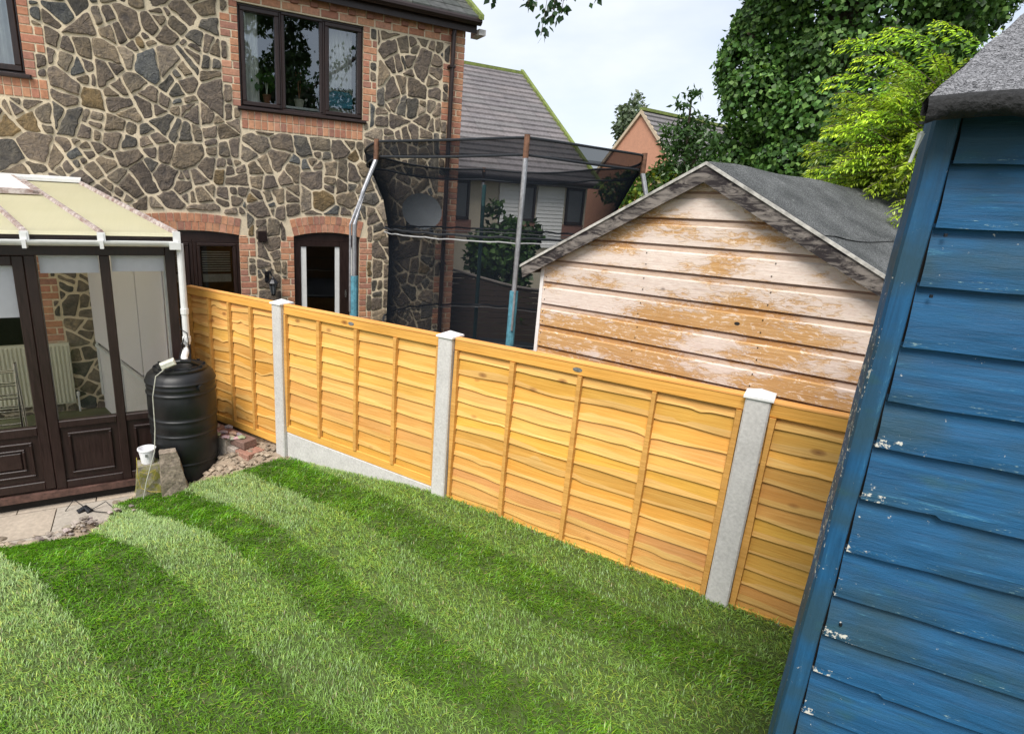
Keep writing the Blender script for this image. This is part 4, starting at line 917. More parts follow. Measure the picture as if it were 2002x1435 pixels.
def fence_panel(x0, x1, zt, zb, lab, seed, nb=11, battens=3, wav=1., badge=None, mats='fwood'):
    rg = random.Random(seed); p = thing('lap_fence', lab, 'fence panel', FF, ((x0+x1)/2, 0, zb), 'lap fence panels along the lawn')
    m = MB(); H = zt-.03-zb; ex = H/nb; n = int((x1-x0)/.022)
    def wave():
        c = [(rg.uniform(.002, .0055)*wav, rg.uniform(1.5, 6), rg.uniform(0, 6)) for _ in range(3)]; kn = [(rg.uniform(x0, x1), rg.uniform(-.014, .018)*wav, rg.uniform(.03, .07)) for _ in range(rg.randint(1, 3))]
        return lambda x: sum(a*math.sin(f*x*2+q) for a, f, q in c)+sum(a*math.exp(-((x-q)/s)**2) for q, a, s in kn)
    for k in range(nb):
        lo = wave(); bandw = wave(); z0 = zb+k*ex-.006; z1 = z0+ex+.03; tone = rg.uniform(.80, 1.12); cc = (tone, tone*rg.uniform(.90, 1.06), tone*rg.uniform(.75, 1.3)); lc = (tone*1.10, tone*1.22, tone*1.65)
        sag = rg.uniform(-.004, .004); V = []
        for i in range(n+1):
            x = x0+(x1-x0)*i/n; l = lo(x)+sag*(x-x0); bw = max(.012, ex*.30+bandw(x)*2.2)
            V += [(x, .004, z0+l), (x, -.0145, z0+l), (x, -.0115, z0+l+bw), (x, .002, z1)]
        b_ = len(m.v); m.v += V
        for i in range(n):
            q = b_+4*i; r = q+4
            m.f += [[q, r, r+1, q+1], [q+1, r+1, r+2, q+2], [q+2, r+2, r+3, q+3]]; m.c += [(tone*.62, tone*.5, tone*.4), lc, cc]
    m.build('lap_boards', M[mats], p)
    m = MB(); m.cham(x0, x1, -.032, -.016, zt-.075, zt-.004, .004, (1., .97, .9)); m.build('top_rail', M[mats], p)
    m = MB(); m.cham(x0, x1, -.036, .022, zt-.006, zt+.010, .003, (1.12, 1.0, 1.2)); m.build('capping', M[mats], p)
    m = MB(); m.cham(x0, x1, -.030, -.0155, zb-.004, zb+.066, .004, (1.02, 1.02, .9)); m.build('bottom_rail', M[mats], p)
    xs_ = [x0+.02, x1-.02]+[x0+(x1-x0)*(i+1)/(battens+1)+rg.uniform(-.02, .02) for i in range(battens)]
    for j, x in enumerate(xs_):
        m = MB(); c_ = (rg.uniform(.9, 1.02),)*3; w = .018; V = []; nn = 14; q = .004*rg.random()+.001; ph = rg.random()*6
        z0, z1 = zb+.064, zt-.078
        for i in range(nn+1):
            z = z0+(z1-z0)*i/nn; ww = w+q*math.sin(z*6+ph)
            V += [(x-ww, -.012, z), (x-ww+.004, -.040, z), (x+ww-.004, -.040, z), (x+ww, -.012, z)]
        m.add(V, [f for i in range(nn) for f in ((4*i, 4*i+1, 4*i+5, 4*i+4), (4*i+1, 4*i+2, 4*i+6, 4*i+5), (4*i+2, 4*i+3, 4*i+7, 4*i+6))]+[(0, 3, 2, 1), (4*nn, 4*nn+1, 4*nn+2, 4*nn+3)], c_)
        m.build('batten', M['fwoodv'], p)
    if badge is not None:
        m = MB(); pts = [(badge+.030*math.cos(a), -.034, zt-.040+.014*math.sin(a)) for a in [2*math.pi*i/20 for i in range(20)]]; m.prism(pts, (0, .003, 0))
        m.box(badge-.018, badge+.018, -.0355, -.0335, zt-.043, zt-.037, (.2, .2, .25)); m.build('oval_badge', M['badge'], p)
    return p
M['fwoodv'] = wood('treated_batten', (.56, .28, .065), (.74, .41, .12))
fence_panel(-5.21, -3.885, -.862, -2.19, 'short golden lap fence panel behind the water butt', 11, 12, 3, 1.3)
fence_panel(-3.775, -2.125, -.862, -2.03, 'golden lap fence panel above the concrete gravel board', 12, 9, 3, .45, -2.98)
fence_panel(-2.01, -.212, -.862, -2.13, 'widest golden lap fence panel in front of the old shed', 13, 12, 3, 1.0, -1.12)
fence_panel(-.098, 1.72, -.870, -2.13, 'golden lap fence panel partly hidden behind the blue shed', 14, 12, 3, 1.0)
m = MB(); m.cham(-3.775, -2.125, -.03, .03, -2.38, -2.036, .008); m.build('gravel_board', M['concrete'], frame=FF, label='pale concrete gravel board under the second fence panel', cat='gravel board', base=(-2.95, 0, -2.38))
m = MB(); m.cham(-5.21, -3.885, -.005, .03, -2.45, -2.196, .008); m.build('gravel_board', M['dirtyboard'], frame=FF, label='dirty brown gravel board below the fence panel beside the broken bricks', cat='gravel board', base=(-4.55, 0, -2.45))

# ---------------------------------------------------------------- trampoline
tp = thing('trampoline', 'large round trampoline with dark enclosure net and leaning steel poles', 'trampoline', FW, (.79, 6.35, -2.7))
TC = (.60, 6.3); TR = 1.44; TZ = .555; tilt_y = -.022; zmat = -1.72
def rz(a): return TZ+tilt_y*TR*math.sin(a)*1.
def ringp(a, r, z): return (TC[0]+r*math.cos(a), TC[1]+r*math.sin(a), z)
a0 = math.atan2(-TC[1], -TC[0])
pa = [a0+R_(8+60*k) for k in range(6)]
# hem band round the top
n = 96; m = MB(); V = []
for i in range(n):
    a = 2*math.pi*i/n; sc_ = 1-.012*abs(math.sin(3*(a-pa[0]))); zz = rz(a)-.03*abs(math.sin(3*(a-pa[0])))
    V += [ringp(a, TR*sc_, zz), ringp(a, TR*sc_*.985, zz-.13)]
m.add(V, [(2*i, 2*((i+1) % n), 2*((i+1) % n)+1, 2*i+1) for i in range(n)]); hem = m.build('net_sleeve', M['net2'], tp, smooth=True)
for (k, lab) in ((0, 'top'), (1, 'low')):
    m = MB(); pts = [V[2*i+k] for i in range(n)]+[V[k]]; m.tube(pts, .011, 6, caps=False); m.build('hem_cord', M['band'], tp)
m = MB(); prof = [(1-.015, -.13), (.94, -.30), (.875, -.50), (.835, -.78), (.825, -1.1), (.83, -1.6), (.84, zmat-TZ)]; V2 = []
for (f, dz) in prof:
    for i in range(n):
        a = 2*math.pi*i/n; ff = f*(1-.014*abs(math.sin(3*(a-pa[0])))*(1 if dz > -.3 else 2)); V2.append(ringp(a, TR*ff, rz(a)+dz))
m.add(V2, [(j*n+i, j*n+(i+1) % n, (j+1)*n+(i+1) % n, (j+1)*n+i) for j in range(len(prof)-1) for i in range(n)]); m.build('net', M['net'], tp, smooth=True)
for z, jit in ((-.225, .008), (-.265, .005), (-1.22, .012), (-1.25, .006)):
    m = MB(); r = TR*.835 if z > -1 else TR*.83; pts = [ringp(2*math.pi*i/n, r+.006, z+jit*math.sin(i*1.7)*math.sin(i*.37)) for i in range(n+1)]; m.tube(pts, .006 if z in (-.265, -1.25) else .011, 5, caps=False); m.build('net_cord', M['cord'] if z in (-.265, -1.25) else M['band'], tp)
for k, a in enumerate(pa):
    if k in (2, 4): continue
    back = k in (3,); rad = TR*1.015; zt = rz(a)
    ro = TR*(1.10 if not back else .92)
    def pp(f, z): return ringp(a, TR*f, z)
    fo = {0: 1.0, 1: 1.11, 5: 1.16, 3: .9}.get(k, 1.05)
    m = MB(); m.tube([pp(1.01, zt+.02), pp(1.012, zt-.16)], .024, 10); up1 = m.build('pole_top', M['rust'], tp)
    m = MB(); m.tube([pp(1.012, zt-.16), pp(1.012+(fo-1)*.55, zt-.45), pp(fo, zt-.75), pp(fo, -1.0)], .022, 10); pl_ = m.build('pole', M['galv'], tp)
    if k in (1, 5, 0):
        m = MB(); m.tube([pp(1.03, zt-.2), pp(fo+.03, zt-.75), pp(fo+.03, -1.0)], .010, 8); m.build('strut', M['galv'], tp)
    m = MB(); m.tube([pp(fo, -.66 if not back else zt-.2), pp(fo, -2.3)], .037 if not back else .026, 12); m.build('foam_sleeve', M['foamd' if back else 'foam'], tp)
    m = MB(); m.tube([pp(fo, -2.3), pp(fo, -2.75)], .022, 8); m.build('leg', M['galv'], tp)
m = MB(); m.lathe((TC[0], TC[1], zmat), [(TR*.97, -.03), (TR*.98, 0), (TR*.82, .005), (TR*.1, 0)], 64); m.build('jumping_mat', M['band'], tp)

# ---------------------------------------------------------------- old shed behind the fence
nS = (.6441, .7649); FS = Frame(nS[0]*3.8, nS[1]*3.8, math.atan2(-.6441, .7649))
sh = thing('old_shed', 'old timber shed with peeling pale cladding and grey felt gable roof', 'shed', FS, (-1.09, 0, -2.6))
AX, AZ, SL = -1.09, .335, .59
m = MB(); lows = [.174, .009, -.158, -.328, -.495, -.663, -.830, -.998, -1.166, -1.334, -1.50, -1.67, -1.84, -2.0, -2.17, -2.34, -2.5]
hi = .34
for z in lows:
    zt = hi; hi = z
    def half(zz): return min(1.07, max(.0, (AZ-.045-zz)/SL))
    cut = [(zt-.034, .012), (zt-.022, .014), (zt-.010, .014), (zt-.0, .014)]
    rows = [(z, .010), (z+.003, 0.), (zt-.048, 0.), (zt-.040, .010), (zt-.014, .012), (zt-.0, .012)]
    v = random.uniform(.93, 1.05); n = 40
    for j in range(len(rows)-1):
        (za, ya), (zb_, yb) = rows[j], rows[j+1]; ha, hb = half(za), half(zb_)
        m.quad((AX-ha, ya, za), (AX+ha, ya, za), (AX+hb, yb, zb_), (AX-hb, yb, zb_), (v, v*.98, v*.97) if j < 2 else ((v*.95,)*3 if j == 2 else (v*.38, v*.30, v*.27) if j == 4 else (v*.80, v*.70, v*.62)))  # coves and lap lines coloured darker, as shade under each board
m.build('cladding', M['peel'], sh)
rx, ry = .307, .951; LS = 3.5
m = MB()
for sg in (-1, 1):
    x = AX+sg*1.06; m.quad((x, .02, -2.6), (x+rx*LS, .02+ry*LS, -2.6), (x+rx*LS, .02+ry*LS, -.31), (x, .02, -.31), (.9, .8, .7))
m.poly([(AX-1.06+rx*LS, ry*LS, -2.6), (AX+1.06+rx*LS, ry*LS, -2.6), (AX+1.06+rx*LS, ry*LS, -.3), (AX+rx*LS, ry*LS, .33), (AX-1.06+rx*LS, ry*LS, -.3)], (.9, .8, .7))
m.build('side_cladding', M['peel'], sh)
m = MB(); m.box(AX-1.085, AX-1.058, -.006, .05, -2.6, -.32, (1.1, 1.1, 1.1)); m.build('corner_trim', M['whitewall'], sh); m = MB(); m.box(AX+1.058, AX+1.085, -.006, .05, -2.6, -.32, (1.1, 1.1, 1.1)); m.build('corner_trim', M['whitewall'], sh)
HW = 1.22
def rpt(sg, d, off, y): return (AX+sg*d, y, AZ-.012-SL*d+off)
for sg in (-1, 1):
    m = MB(); a, b_, c_, d_ = rpt(sg, 0, 0, -.075), rpt(sg, HW, 0, -.075), rpt(sg, HW-.015, -.092, -.075), rpt(sg, 0, -.098, -.075)
    m.prism([a, b_, c_, d_] if sg > 0 else [a, d_, c_, b_], (0, .022, 0)); m.build('bargeboard', M['barge'], sh)
    m = MB(); a, b_, c_, d_ = rpt(sg, 0, .020, -.085), rpt(sg, HW+.01, .020, -.085), rpt(sg, HW+.01, .0005, -.085), rpt(sg, 0, .0005, -.085)
    m.prism([a, b_, c_, d_] if sg > 0 else [a, d_, c_, b_], (0, .03, 0), (.9, .9, .85)); m.build('edge_batten', M['paleb'], sh)
# felt: two slopes with slight sag and two lapped strips
def felt(mb, sg, d0, d1, lift, y0=-.055):
    nx_, ny_ = 10, 26; V = []
    for i in range(nx_+1):
        for j in range(ny_+1):
            d = d0+(d1-d0)*i/nx_; t = j/ny_; w = .010*math.sin(t*9+d*5)+.008*math.sin(t*21+d*3)-.03*math.sin(math.pi*t)
            p = rpt(sg, d, .012+lift+(w if j > 1 else w*j/2), 0); V.append((p[0]+rx*LS*t, y0+ry*LS*t, p[2]))
    b_ = (ny_+1); F = [(i*b_+j, (i+1)*b_+j, (i+1)*b_+j+1, i*b_+j+1) for i in range(nx_) for j in range(ny_)]
    mb.add(V, F if sg > 0 else [f[::-1] for f in F])
for sg in (-1, 1):
    m = MB(); felt(m, sg, 0, .66, .010); felt(m, sg, .60, HW, .002)
    m.build('roof_felt', M['felt'], sh, smooth=True)
m = MB()
for sg in (-1, 1):
    a = rpt(sg, 0, -.07, -.05); b_ = rpt(sg, HW, -.05, -.05); m.quad(a, b_, (b_[0]+rx*LS, b_[1]+ry*LS, b_[2]), (a[0]+rx*LS, a[1]+ry*LS, a[2]))
m.build('roof_boards', M['barge'], sh)
m = MB(); pts = [(AX+.31+.010*math.cos(a)*1.6, -.001, -.598+.011*math.sin(a)) for a in [2*math.pi*i/14 for i in range(14)]]; m.prism(pts, (0, .0008, 0)); m.build('knot_hole', M['dark'], sh)
nail0 = None
for i in range(6):
    z = -.328-.168*i
    for dz in (.035, .11):
        for x in (AX-1.04, AX-.30, AX+.45):
            if z+dz > AZ-.12-abs(x-AX)*SL: continue
            if nail0 is None:
                m = MB(); m.lathe((x, -.0025, z+dz), [(.0035, -.003), (.0035, .003)], 6); nail0 = m.build('nail', M['blackmetal'], sh); N0 = (x, z+dz)
            else:
                c = nail0.copy(); scene.collection.objects.link(c); c.location = (x-N0[0]+random.gauss(0, .004), 0, z+dz-N0[1])

# ---------------------------------------------------------------- blue shed at the right edge
FB = Frame(.886, 1.114, math.atan2(-.469, .883))
bs = thing('blue_shed', 'weathered blue lap boarded shed with heavy grey felt roof at the right edge', 'shed', FB, (.9, .5, -2.1))
m = MB(); zl_ = [.205, .120, .007, -.102, -.220, -.333, -.434, -.560, -.679, -.794, -.899, -1.008, -1.12, -1.23, -1.34, -1.45, -1.56, -1.67, -1.78, -1.89, -2.0, -2.11]
rg = random.Random(9); XE = 1.9; nX = 90
for k in range(len(zl_)-1):
    zt, z0 = zl_[k]+.02, zl_[k+1]; V = []; am = .0015; ph = rg.uniform(0, 6); chip = (.075+rg.uniform(-.01, .02), k in (6, 10))
    rows = [(0, .006, 1.), (0, -.013, 1.), (.018, -.0125, .75), (.045, -.010, .1), ((zt-z0)*.6, -.003, 0), (zt-z0, .008, 0)]
    b_ = len(m.v)
    for i in range(nX+1):
        x = .0445+(XE-.0445)*(i/nX)**1.8; w = am*.6*math.sin(x*9+ph)+am*.4*math.sin(x*31+ph*2)
        ch = .008 if (chip[1] and x < chip[0]+.09) else 0
        for (dz, y, r) in rows: V.append((x, y+.0008*math.sin(x*40+dz*90), z0+dz+(w+ch)*(1-dz/(zt-z0)*.8)))
    m.v += V; nr = len(rows)
    for i in range(nX):
        xm = V[i*nr][0]; edge = max(0, 1-(xm-.04)/.02)
        for j in range(nr-1):
            q = b_+i*nr+j; m.f.append([q, q+nr, q+nr+1, q+1]); m.c.append((min(1, max(edge*.8, (rows[j][2]+rows[j+1][2])/2)), max(0, 1-(xm-.0445)/(.02+.03*((k*7) % 4)))*(1 if j < 2 else .45 if j < 3 else 0)*(k > 4), 0))
m.build('lap_boards', M['blue'], bs)
m = MB(); zs_ = [-2.1+.05*i for i in range(48)]
rows = [(.001, .05, 1), (.0, -.012, .95), (.004, -.021, .35), (.012, -.022, 0.), (.036, -.022, .1), (.0385, -.018, .3), (.0385, .01, .2)]; V = []
for z in zs_:
    for (x, y, r) in rows: V.append((x+.0008*math.sin(z*23+x*9), y, z))
b_ = len(m.v); m.v += V; nr = len(rows)
for i in range(len(zs_)-1):
    pz = max(0, min(1, (-.0-zs_[i])/.25)) if zs_[i] > -.75 else max(.25, 1-(-.75-zs_[i])/.2)
    for j in range(nr-1): q = b_+i*nr+j; m.f.append([q, q+1, q+nr+1, q+nr]); m.c.append(((rows[j][2]+rows[j+1][2])/2*pz*1.0, pz*.55 if j < 2 else 0, 0))
m.build('corner_trim', M['bluev'], bs)
MB().box(.02, .06, .006, .012, -2.1, .2).build('dark_backing', M['dark'], bs)  # near-black strip stands in for shade in the gap beside the trim
SK = (.225, .975); DS = 1.35
m = MB(); p0, p1 = (.012, 0.03), (.012+SK[0]*DS, .03+SK[1]*DS); q0, q1 = (XE, .03), (XE+SK[0]*DS, .03+SK[1]*DS)
for (a, c_) in ((p1, p0), (q0, q1), (q1, p1)): m.quad((a[0], a[1], -2.1), (c_[0], c_[1], -2.1), (c_[0], c_[1], .2), (a[0], a[1], .2), (0, 0, 0))
m.build('side_boards', M['blue'], bs)
# roof: felt over boards with a thick folded front edge
EZ = .222; RP = .47
def bp(x, d, dz=0.): return (x+.42*d, -.085+.91*d, EZ+RP*d+dz)
m = MB(); nx_, ny_ = 40, 16; V = []
for i in range(nx_+1):
    for j in range(ny_+1):
        x = -.028+(XE+.1)*(i/nx_)**1.5; d = .80*j/ny_; p = bp(x, d); V.append((p[0], p[1], p[2]+.004*math.sin(x*17+d*6)+.003*math.sin(d*31+x*5)))
b_ = ny_+1; m.add(V, [(i*b_+j, (i+1)*b_+j, (i+1)*b_+j+1, i*b_+j+1) for i in range(nx_) for j in range(ny_)])
V = []
for i in range(61):
    x = -.028+(XE+.1)*(i/60)**1.5; w = .0035*math.sin(x*43)+.0025*math.sin(x*91+1)
    for (dy, dz) in ((0, .002), (-.010, -.006), (-.013+w, -.018), (-.010+w, -.033+2*w), (.006, -.036+w), (.03, -.034)): V.append((x, -.085+dy, EZ+dz+.004*math.sin(x*17)))
m.build('roof_felt', M['felt2'], bs, smooth=True); m = MB(); m.add(V, [(i*6+j, i*6+j+1, (i+1)*6+j+1, (i+1)*6+j) for i in range(60) for j in range(5)])
V = []
for j in range(20):
    d = .80*j/19
    for dz, dx in ((.002, 0), (-.010, -.006), (-.030, -.005), (-.034, .02)): p = bp(-.028, d, dz); V.append((p[0]+dx, p[1], p[2]))
m.add(V, [(i*4+j, (i+1)*4+j, (i+1)*4+j+1, i*4+j+1) for i in range(19) for j in range(3)])
m.build('felt_edge', M['tar'], bs, smooth=True)
m = MB(); a, b1, c_, d_ = bp(-.02, .01, -.02), bp(XE+.06, .01, -.02), bp(XE+.06, .8, -.02), bp(-.02, .8, -.02); m.prism([a, b1, c_, d_], (0, 0, -.016), (0, 0, 0)); m.prism([bp(-.02, .8, -.01), bp(XE+.06, .8, -.01), (XE+.06+.5, 1.45, .22), (.45, 1.45, .22)], (0, 0, -.02), (0, 0, 0)); m.build('roof_boards', M['dark'], bs)
m = MB(); m.add([(-.022, -.04, .17), (-.012, -.045, .168), (-.02, -.03, .118)], [(0, 1, 2), (2, 1, 0)]); m.tube([(-.016, -.04, .172), (-.022, -.035, .12)], .003, 5); m.build('torn_paper_strip', M['white'], bs)
for (x, z) in ((.062, -.005), (.066, -.118), (.07, -.86)):
    m = MB(); m.lathe((x, -.013, z), [(.003, -.003), (.003, .003)], 8); m.build('nail', M['blackmetal'], bs)

# ---------------------------------------------------------------- neighbouring houses
FN = Frame(eN[0]*14, eN[1]*14, FH.a)
hb = thing('cream_house', 'cream rendered house with grey tiled roof seen behind the trampoline net', 'house', FN, (8, 0, -3.2))
m = MB(); m.box(3.5, 12.35, 0, 9, -3.2, .80); m.prism([(12.35, 0, .8), (12.35, 9, .8), (12.35, 4.3, 4.7)], (-.2, 0, 0)); m.build('wall', M['render'], hb)
m = MB(); m.cham(3.5, 12.4, -.10, 0, .80, .93, .01); m.build('fascia', M['pinkbrick'], hb)
m = MB(); m.box(7.4, 8.25, -.015, 0, -.62, -.26); m.box(9.85, 10.45, -.015, 0, -.62, -.26); m.box(11.5, 12.3, -.015, 0, -.72, -.30); m.build('brick_apron', M['pinkbrick'], hb)
for (a, b_, z) in ((7.55, 8.15, -.26), (9.82, 10.40, -.26), (11.55, 12.25, -.30)):
    m = MB(); m.cham(a, b_, -.05, .02, z, z+.09, .01); m.cham(a, b_, -.05, .02, .70, .78, .01); m.cham(a, a+.08, -.05, .02, z, .78, .01); m.cham(b_-.08, b_, -.05, .02, z, .78, .01)
    w = m.build('window', M['frame'], hb); MB().box(a+.08, b_-.08, -.02, -.012, z+.08, .71).build('pane', M['lens'], w)
for (a, b_, z) in ((9.12, 9.80, -.30), (10.46, 11.45, -1.0)):
    m = MB(); k = 0
    while z+k*.11 < .78: m.prism([(a, -.05, z+k*.11), (a, -.03, min(.79, z+k*.11+.115)), (a, 0, min(.79, z+k*.11+.115)), (a, 0, z+k*.11)], (b_-a, 0, 0)); k += 1
    m.build('white_weatherboarding', M['wboard'], hb)
m = MB(); m.prism([(3.2, -.35, .86), (12.5, -.35, .86), (12.5, 4.3, 4.72), (3.2, 4.3, 4.72)], (0, 0, -.08)); m.prism([(3.2, 9.3, .86), (3.2, 4.3, 4.72), (12.5, 4.3, 4.72), (12.5, 9.3, .86)], (0, 0, -.08))
rf = m.build('roof', M['tile'], hb)
m = MB(); tiles(m, (5.5, -.36, .89), (12.5, -.36, .89), 4.66, 3.86, 22, [(1, 1, 1), (1.1, 1.06, 1.06), (.95, .93, .95)], .07, .075, .9); m.build('roof_tiles', M['tile'], rf)
m = MB(); m.box(5.5, 12.5, 4.2, 4.4, 4.72, 4.82); 
m.prism([(12.46, -.40, .86), (12.58, -.40, .86), (12.58, 4.3, 4.78), (12.46, 4.3, 4.78)], (0, 0, .12))
m.build('mossy_edge', M['moss'], rf)
m = MB(); m.tube([(5.5, -.38, .88), (12.45, -.38, .88)], .06, 8); m.build('gutter', M['frame'], hb)
# distant brick gable
gx = Vector((.829, .559, 0)); FG = Frame(9.0, 27.9, math.atan2(gx.y, gx.x))
hc = thing('brick_house', 'distant orange brick house with pale edged gable and tiled roof', 'house', FG, (4, 0, -3))
def gz(y): return 4.72-1.12*abs(y)
m = MB(); m.prism([(0, -3.2, -3), (0, 3.2, -3), (0, 3.2, gz(3.2)-.1), (0, 0, gz(0)-.1), (0, -3.2, gz(3.2)-.1)], (10, 0, 0)); m.build('wall', M['orange'], hc)
m = MB()
for sg in (-1, 1): m.prism([(-.12, 0, gz(0)+.06), (-.12, sg*3.3, gz(3.3)+.06), (-.12, sg*3.3, gz(3.3)-.12), (-.12, 0, gz(0)-.12)], (.1, 0, 0))
m.build('verge', M['verge'], hc)
m = MB()
for sg in (-1, 1):
    for k in range(16):
        y0, y1 = sg*3.4*k/16, sg*3.4*(k+1.1)/16; v = random.uniform(.88, 1.1); m.quad((-.1, y0, gz(y0)+.02), (10.2, y0, gz(y0)+.02), (10.2, y1, gz(y1)+.10), (-.1, y1, gz(y1)+.10), (v, v, v)); m.quad((-.1, y1, gz(y1)+.10), (10.2, y1, gz(y1)+.10), (10.2, y1, gz(y1)), (-.1, y1, gz(y1)), (v*.6,)*3)
m.build('roof', M['tile'], hc)
m = MB(); m.box(-.1, 10.2, -.1, .1, gz(0)+.02, gz(0)+.15); m.build('mossy_ridge', M['moss'], hc)
# neighbour's wavy topped dark fence
for j, x0 in enumerate((.12, 1.95)):
    fp = thing('wavy_fence', ['dark brown fence panel with a curved top rail behind the trampoline', 'dark brown curved top fence panel beside the old shed'][j], 'fence panel', FW, (x0+.9, 10.25, -2.7), 'dark curved top fence panels')
    m = MB()
    def ct(t): return -1.04-.30*math.sin(math.pi*t*.5)**1.4 if j == 0 else -1.34+.30*t
    k = 0
    while k < 16:
        z = -2.7+k*.1
        for i in range(18):
            ta, tb = i/18, (i+1)/18
            if ct((ta+tb)/2) < z: continue
            m.box(x0+1.8*ta, x0+1.8*tb+.001, 10.25+.004*(k % 2), 10.265, z+.004, min(z+.096, ct((ta+tb)/2)))
        k += 1
    m.build('boards', M['dfence'], fp)
    m = MB(); m.tube([(x0+1.8*t/14, 10.24, ct(t/14)) for t in range(15)], .022, 6); m.build('curved_rail', M['oldpost'], fp)
    m = MB(); m.box(x0+1.78, x0+1.86, 10.22, 10.29, -2.7, -1.0); m.build('post', M['dfence'], fp)

# ---------------------------------------------------------------- planting
def lobes(L_, N, surf=.8, inner=.35):
    "points spread through a crown made of ellipsoid lobes"
    L_ = np.array(L_, float); vol = (L_[:, 3]*L_[:, 4]*L_[:, 5])**(2/3); k = rng.choice(len(L_), N, p=vol/vol.sum())
    d = rng.normal(size=(N, 3)); d /= np.linalg.norm(d, axis=1)[:, None]
    r = np.where(rng.random(N) < surf, rng.uniform(.84, 1.06, N), rng.uniform(inner, .9, N))
    P = L_[k, :3]+d*r[:, None]*L_[k, 3:6]
    keep = np.ones(N, bool)
    for l in L_:
        q = ((P-l[:3])/l[3:6]); keep &= (q**2).sum(1) > .50
    P, d = P[keep | (rng.random(N) < .12)], d[keep | (rng.random(N) < 0)] if False else None
    return P
def crown(L_, N, surf=.85):
    L_ = np.array(L_, float); vol = (L_[:, 3]*L_[:, 4]*L_[:, 5])**(2/3); k = rng.choice(len(L_), N, p=vol/vol.sum())
    d = rng.normal(size=(N, 3)); d /= np.linalg.norm(d, axis=1)[:, None]
    r = np.where(rng.random(N) < surf, rng.uniform(.82, 1.08, N), rng.uniform(.4, .85, N))
    P = L_[k, :3]+d*r[:, None]*L_[k, 3:6]; keep = np.ones(N, bool)
    for l in L_: keep &= ((((P-l[:3])/l[3:6])**2).sum(1) > .42)
    keep |= rng.random(N) < .06
    return P[keep], d[keep], k[keep]
def leafcol(n, pal, w, lo=.6, hi=1.4):
    pal = np.array(pal); w = np.array(w, float); i = rng.choice(len(pal), n, p=w/w.sum()); return pal[i]*rng.uniform(lo, hi, (n, 1))
# ivy clad tree
iv = thing('ivy_clad_tree', 'tall broad tree wrapped in dense dark green ivy behind the old shed', 'tree', FW, (5.5, 8.9, -2.8))
m = MB(); m.tube([(5.5, 8.9, -2.8), (5.5, 8.9, 0), (5.4, 8.8, 3), (5.6, 9, 6)], [.38, .3, .24, .12], 12)
for q in range(14): a = q*2.4; m.tube([(5.45, 8.85, .2+q*.35), (5.45+.8*math.cos(a), 8.85+.8*math.sin(a), .7+q*.38), (5.45+1.4*math.cos(a), 8.85+1.3*math.sin(a), .9+q*.4)], [.08, .05, .02], 7)
m.build('trunk', M['bark'], iv)
LB = []
rg = random.Random(21)
for z in np.arange(-1.2, 5.7, .55): LB.append((5.62, 8.8, float(z), 1.35+.1*math.sin(z*3), 1.15, .55))
for q in range(120):
    a = rg.uniform(0, 6.28); z = rg.uniform(-1.2, 5.8); R0 = 1.33+.14*math.sin(z*2.1)+(.1 if z < .9 else 0)
    rr = R0*rg.uniform(.8, 1.05); sz = rg.uniform(.28, .52)
    LB.append((5.62+rr*math.cos(a)*1.08, 8.8+rr*math.sin(a)*.9, z, sz, sz, sz*rg.uniform(.8, 1.3)))
P, D_, K = crown(LB, 230000, .9)
P, D_, K = P[P[:, 1] < 9.9], D_[P[:, 1] < 9.9], K[P[:, 1] < 9.9]
cc = leafcol(len(P), [(.052, .130, .024), (.088, .185, .038), (.16, .28, .07), (.024, .062, .013)], [5, 5, 2, 3], .6, 1.4); lb = rng.uniform(.7, 1.3, len(LB))[K]; cc = cc*lb[:, None]
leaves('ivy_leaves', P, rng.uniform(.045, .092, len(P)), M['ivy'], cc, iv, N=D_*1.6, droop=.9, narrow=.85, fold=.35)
m = MB(); m.tube([(5.5, 8.9, 4.6), (4.2, 8.0, 4.6), (2.6, 6.9, 3.7), (1.5, 6.1, 2.85), (.75, 5.6, 2.2)], [.1, .08, .055, .035, .012], 8)
br = m.build('limb', M['bark'], iv)
m = MB(); TW = [((1.35, 5.95, 2.75), (1.02, 5.7, 2.0), (.98, 5.62, 1.72)), ((1.1, 5.85, 2.5), (.85, 5.6, 1.9), (.80, 5.5, 1.50)), ((1.1, 5.85, 2.5), (.92, 5.6, 1.9), (.88, 5.5, 1.62)), ((.85, 5.7, 2.3), (.5, 5.5, 1.95), (.37, 5.5, 1.78)), ((1.5, 6.1, 2.8), (1.35, 5.8, 2.2), (1.28, 5.6, 1.86)), ((.9, 5.7, 2.35), (.72, 5.5, 1.95), (.66, 5.45, 1.72)), ((.8, 5.6, 2.2), (.45, 5.5, 2.0), (.3, 5.5, 1.85))]
LP = []; LS_ = []
for t in TW:
    m.tube(t, .004, 5)
    for q in range(13):
        f = .35+.65*q/12; p = Vector(t[0])*(1-f)**2+2*f*(1-f)*Vector(t[1])+f*f*Vector(t[2]); 
        for _ in range(2 if f < .8 else 3): LP.append(p+Vector((random.gauss(0, .035), random.gauss(0, .03), random.gauss(0, .02)))); LS_.append(random.uniform(.05, .085))
for q in range(420):
    f = rg.random(); pa_ = [Vector(v) for v in ((4.2, 8.0, 4.6), (2.6, 6.9, 3.7), (1.5, 6.1, 2.85), (.75, 5.6, 2.2))]; k_ = min(2, int(f*3)); g_ = f*3-k_; p = pa_[k_]*(1-g_)+pa_[k_+1]*g_
    LP.append(p+Vector((rg.gauss(0, .13), rg.gauss(0, .13), abs(rg.gauss(0, .16))))); LS_.append(rg.uniform(.06, .10))
m.build('twigs', M['bark'], br)
leaves('hanging_leaves', np.array([tuple(p) for p in LP]), np.array(LS_), M['leaf'], leafcol(len(LP), [(.02, .05, .02), (.03, .07, .02)], [1, 1]), br, droop=2.2, narrow=.75, fold=.15)
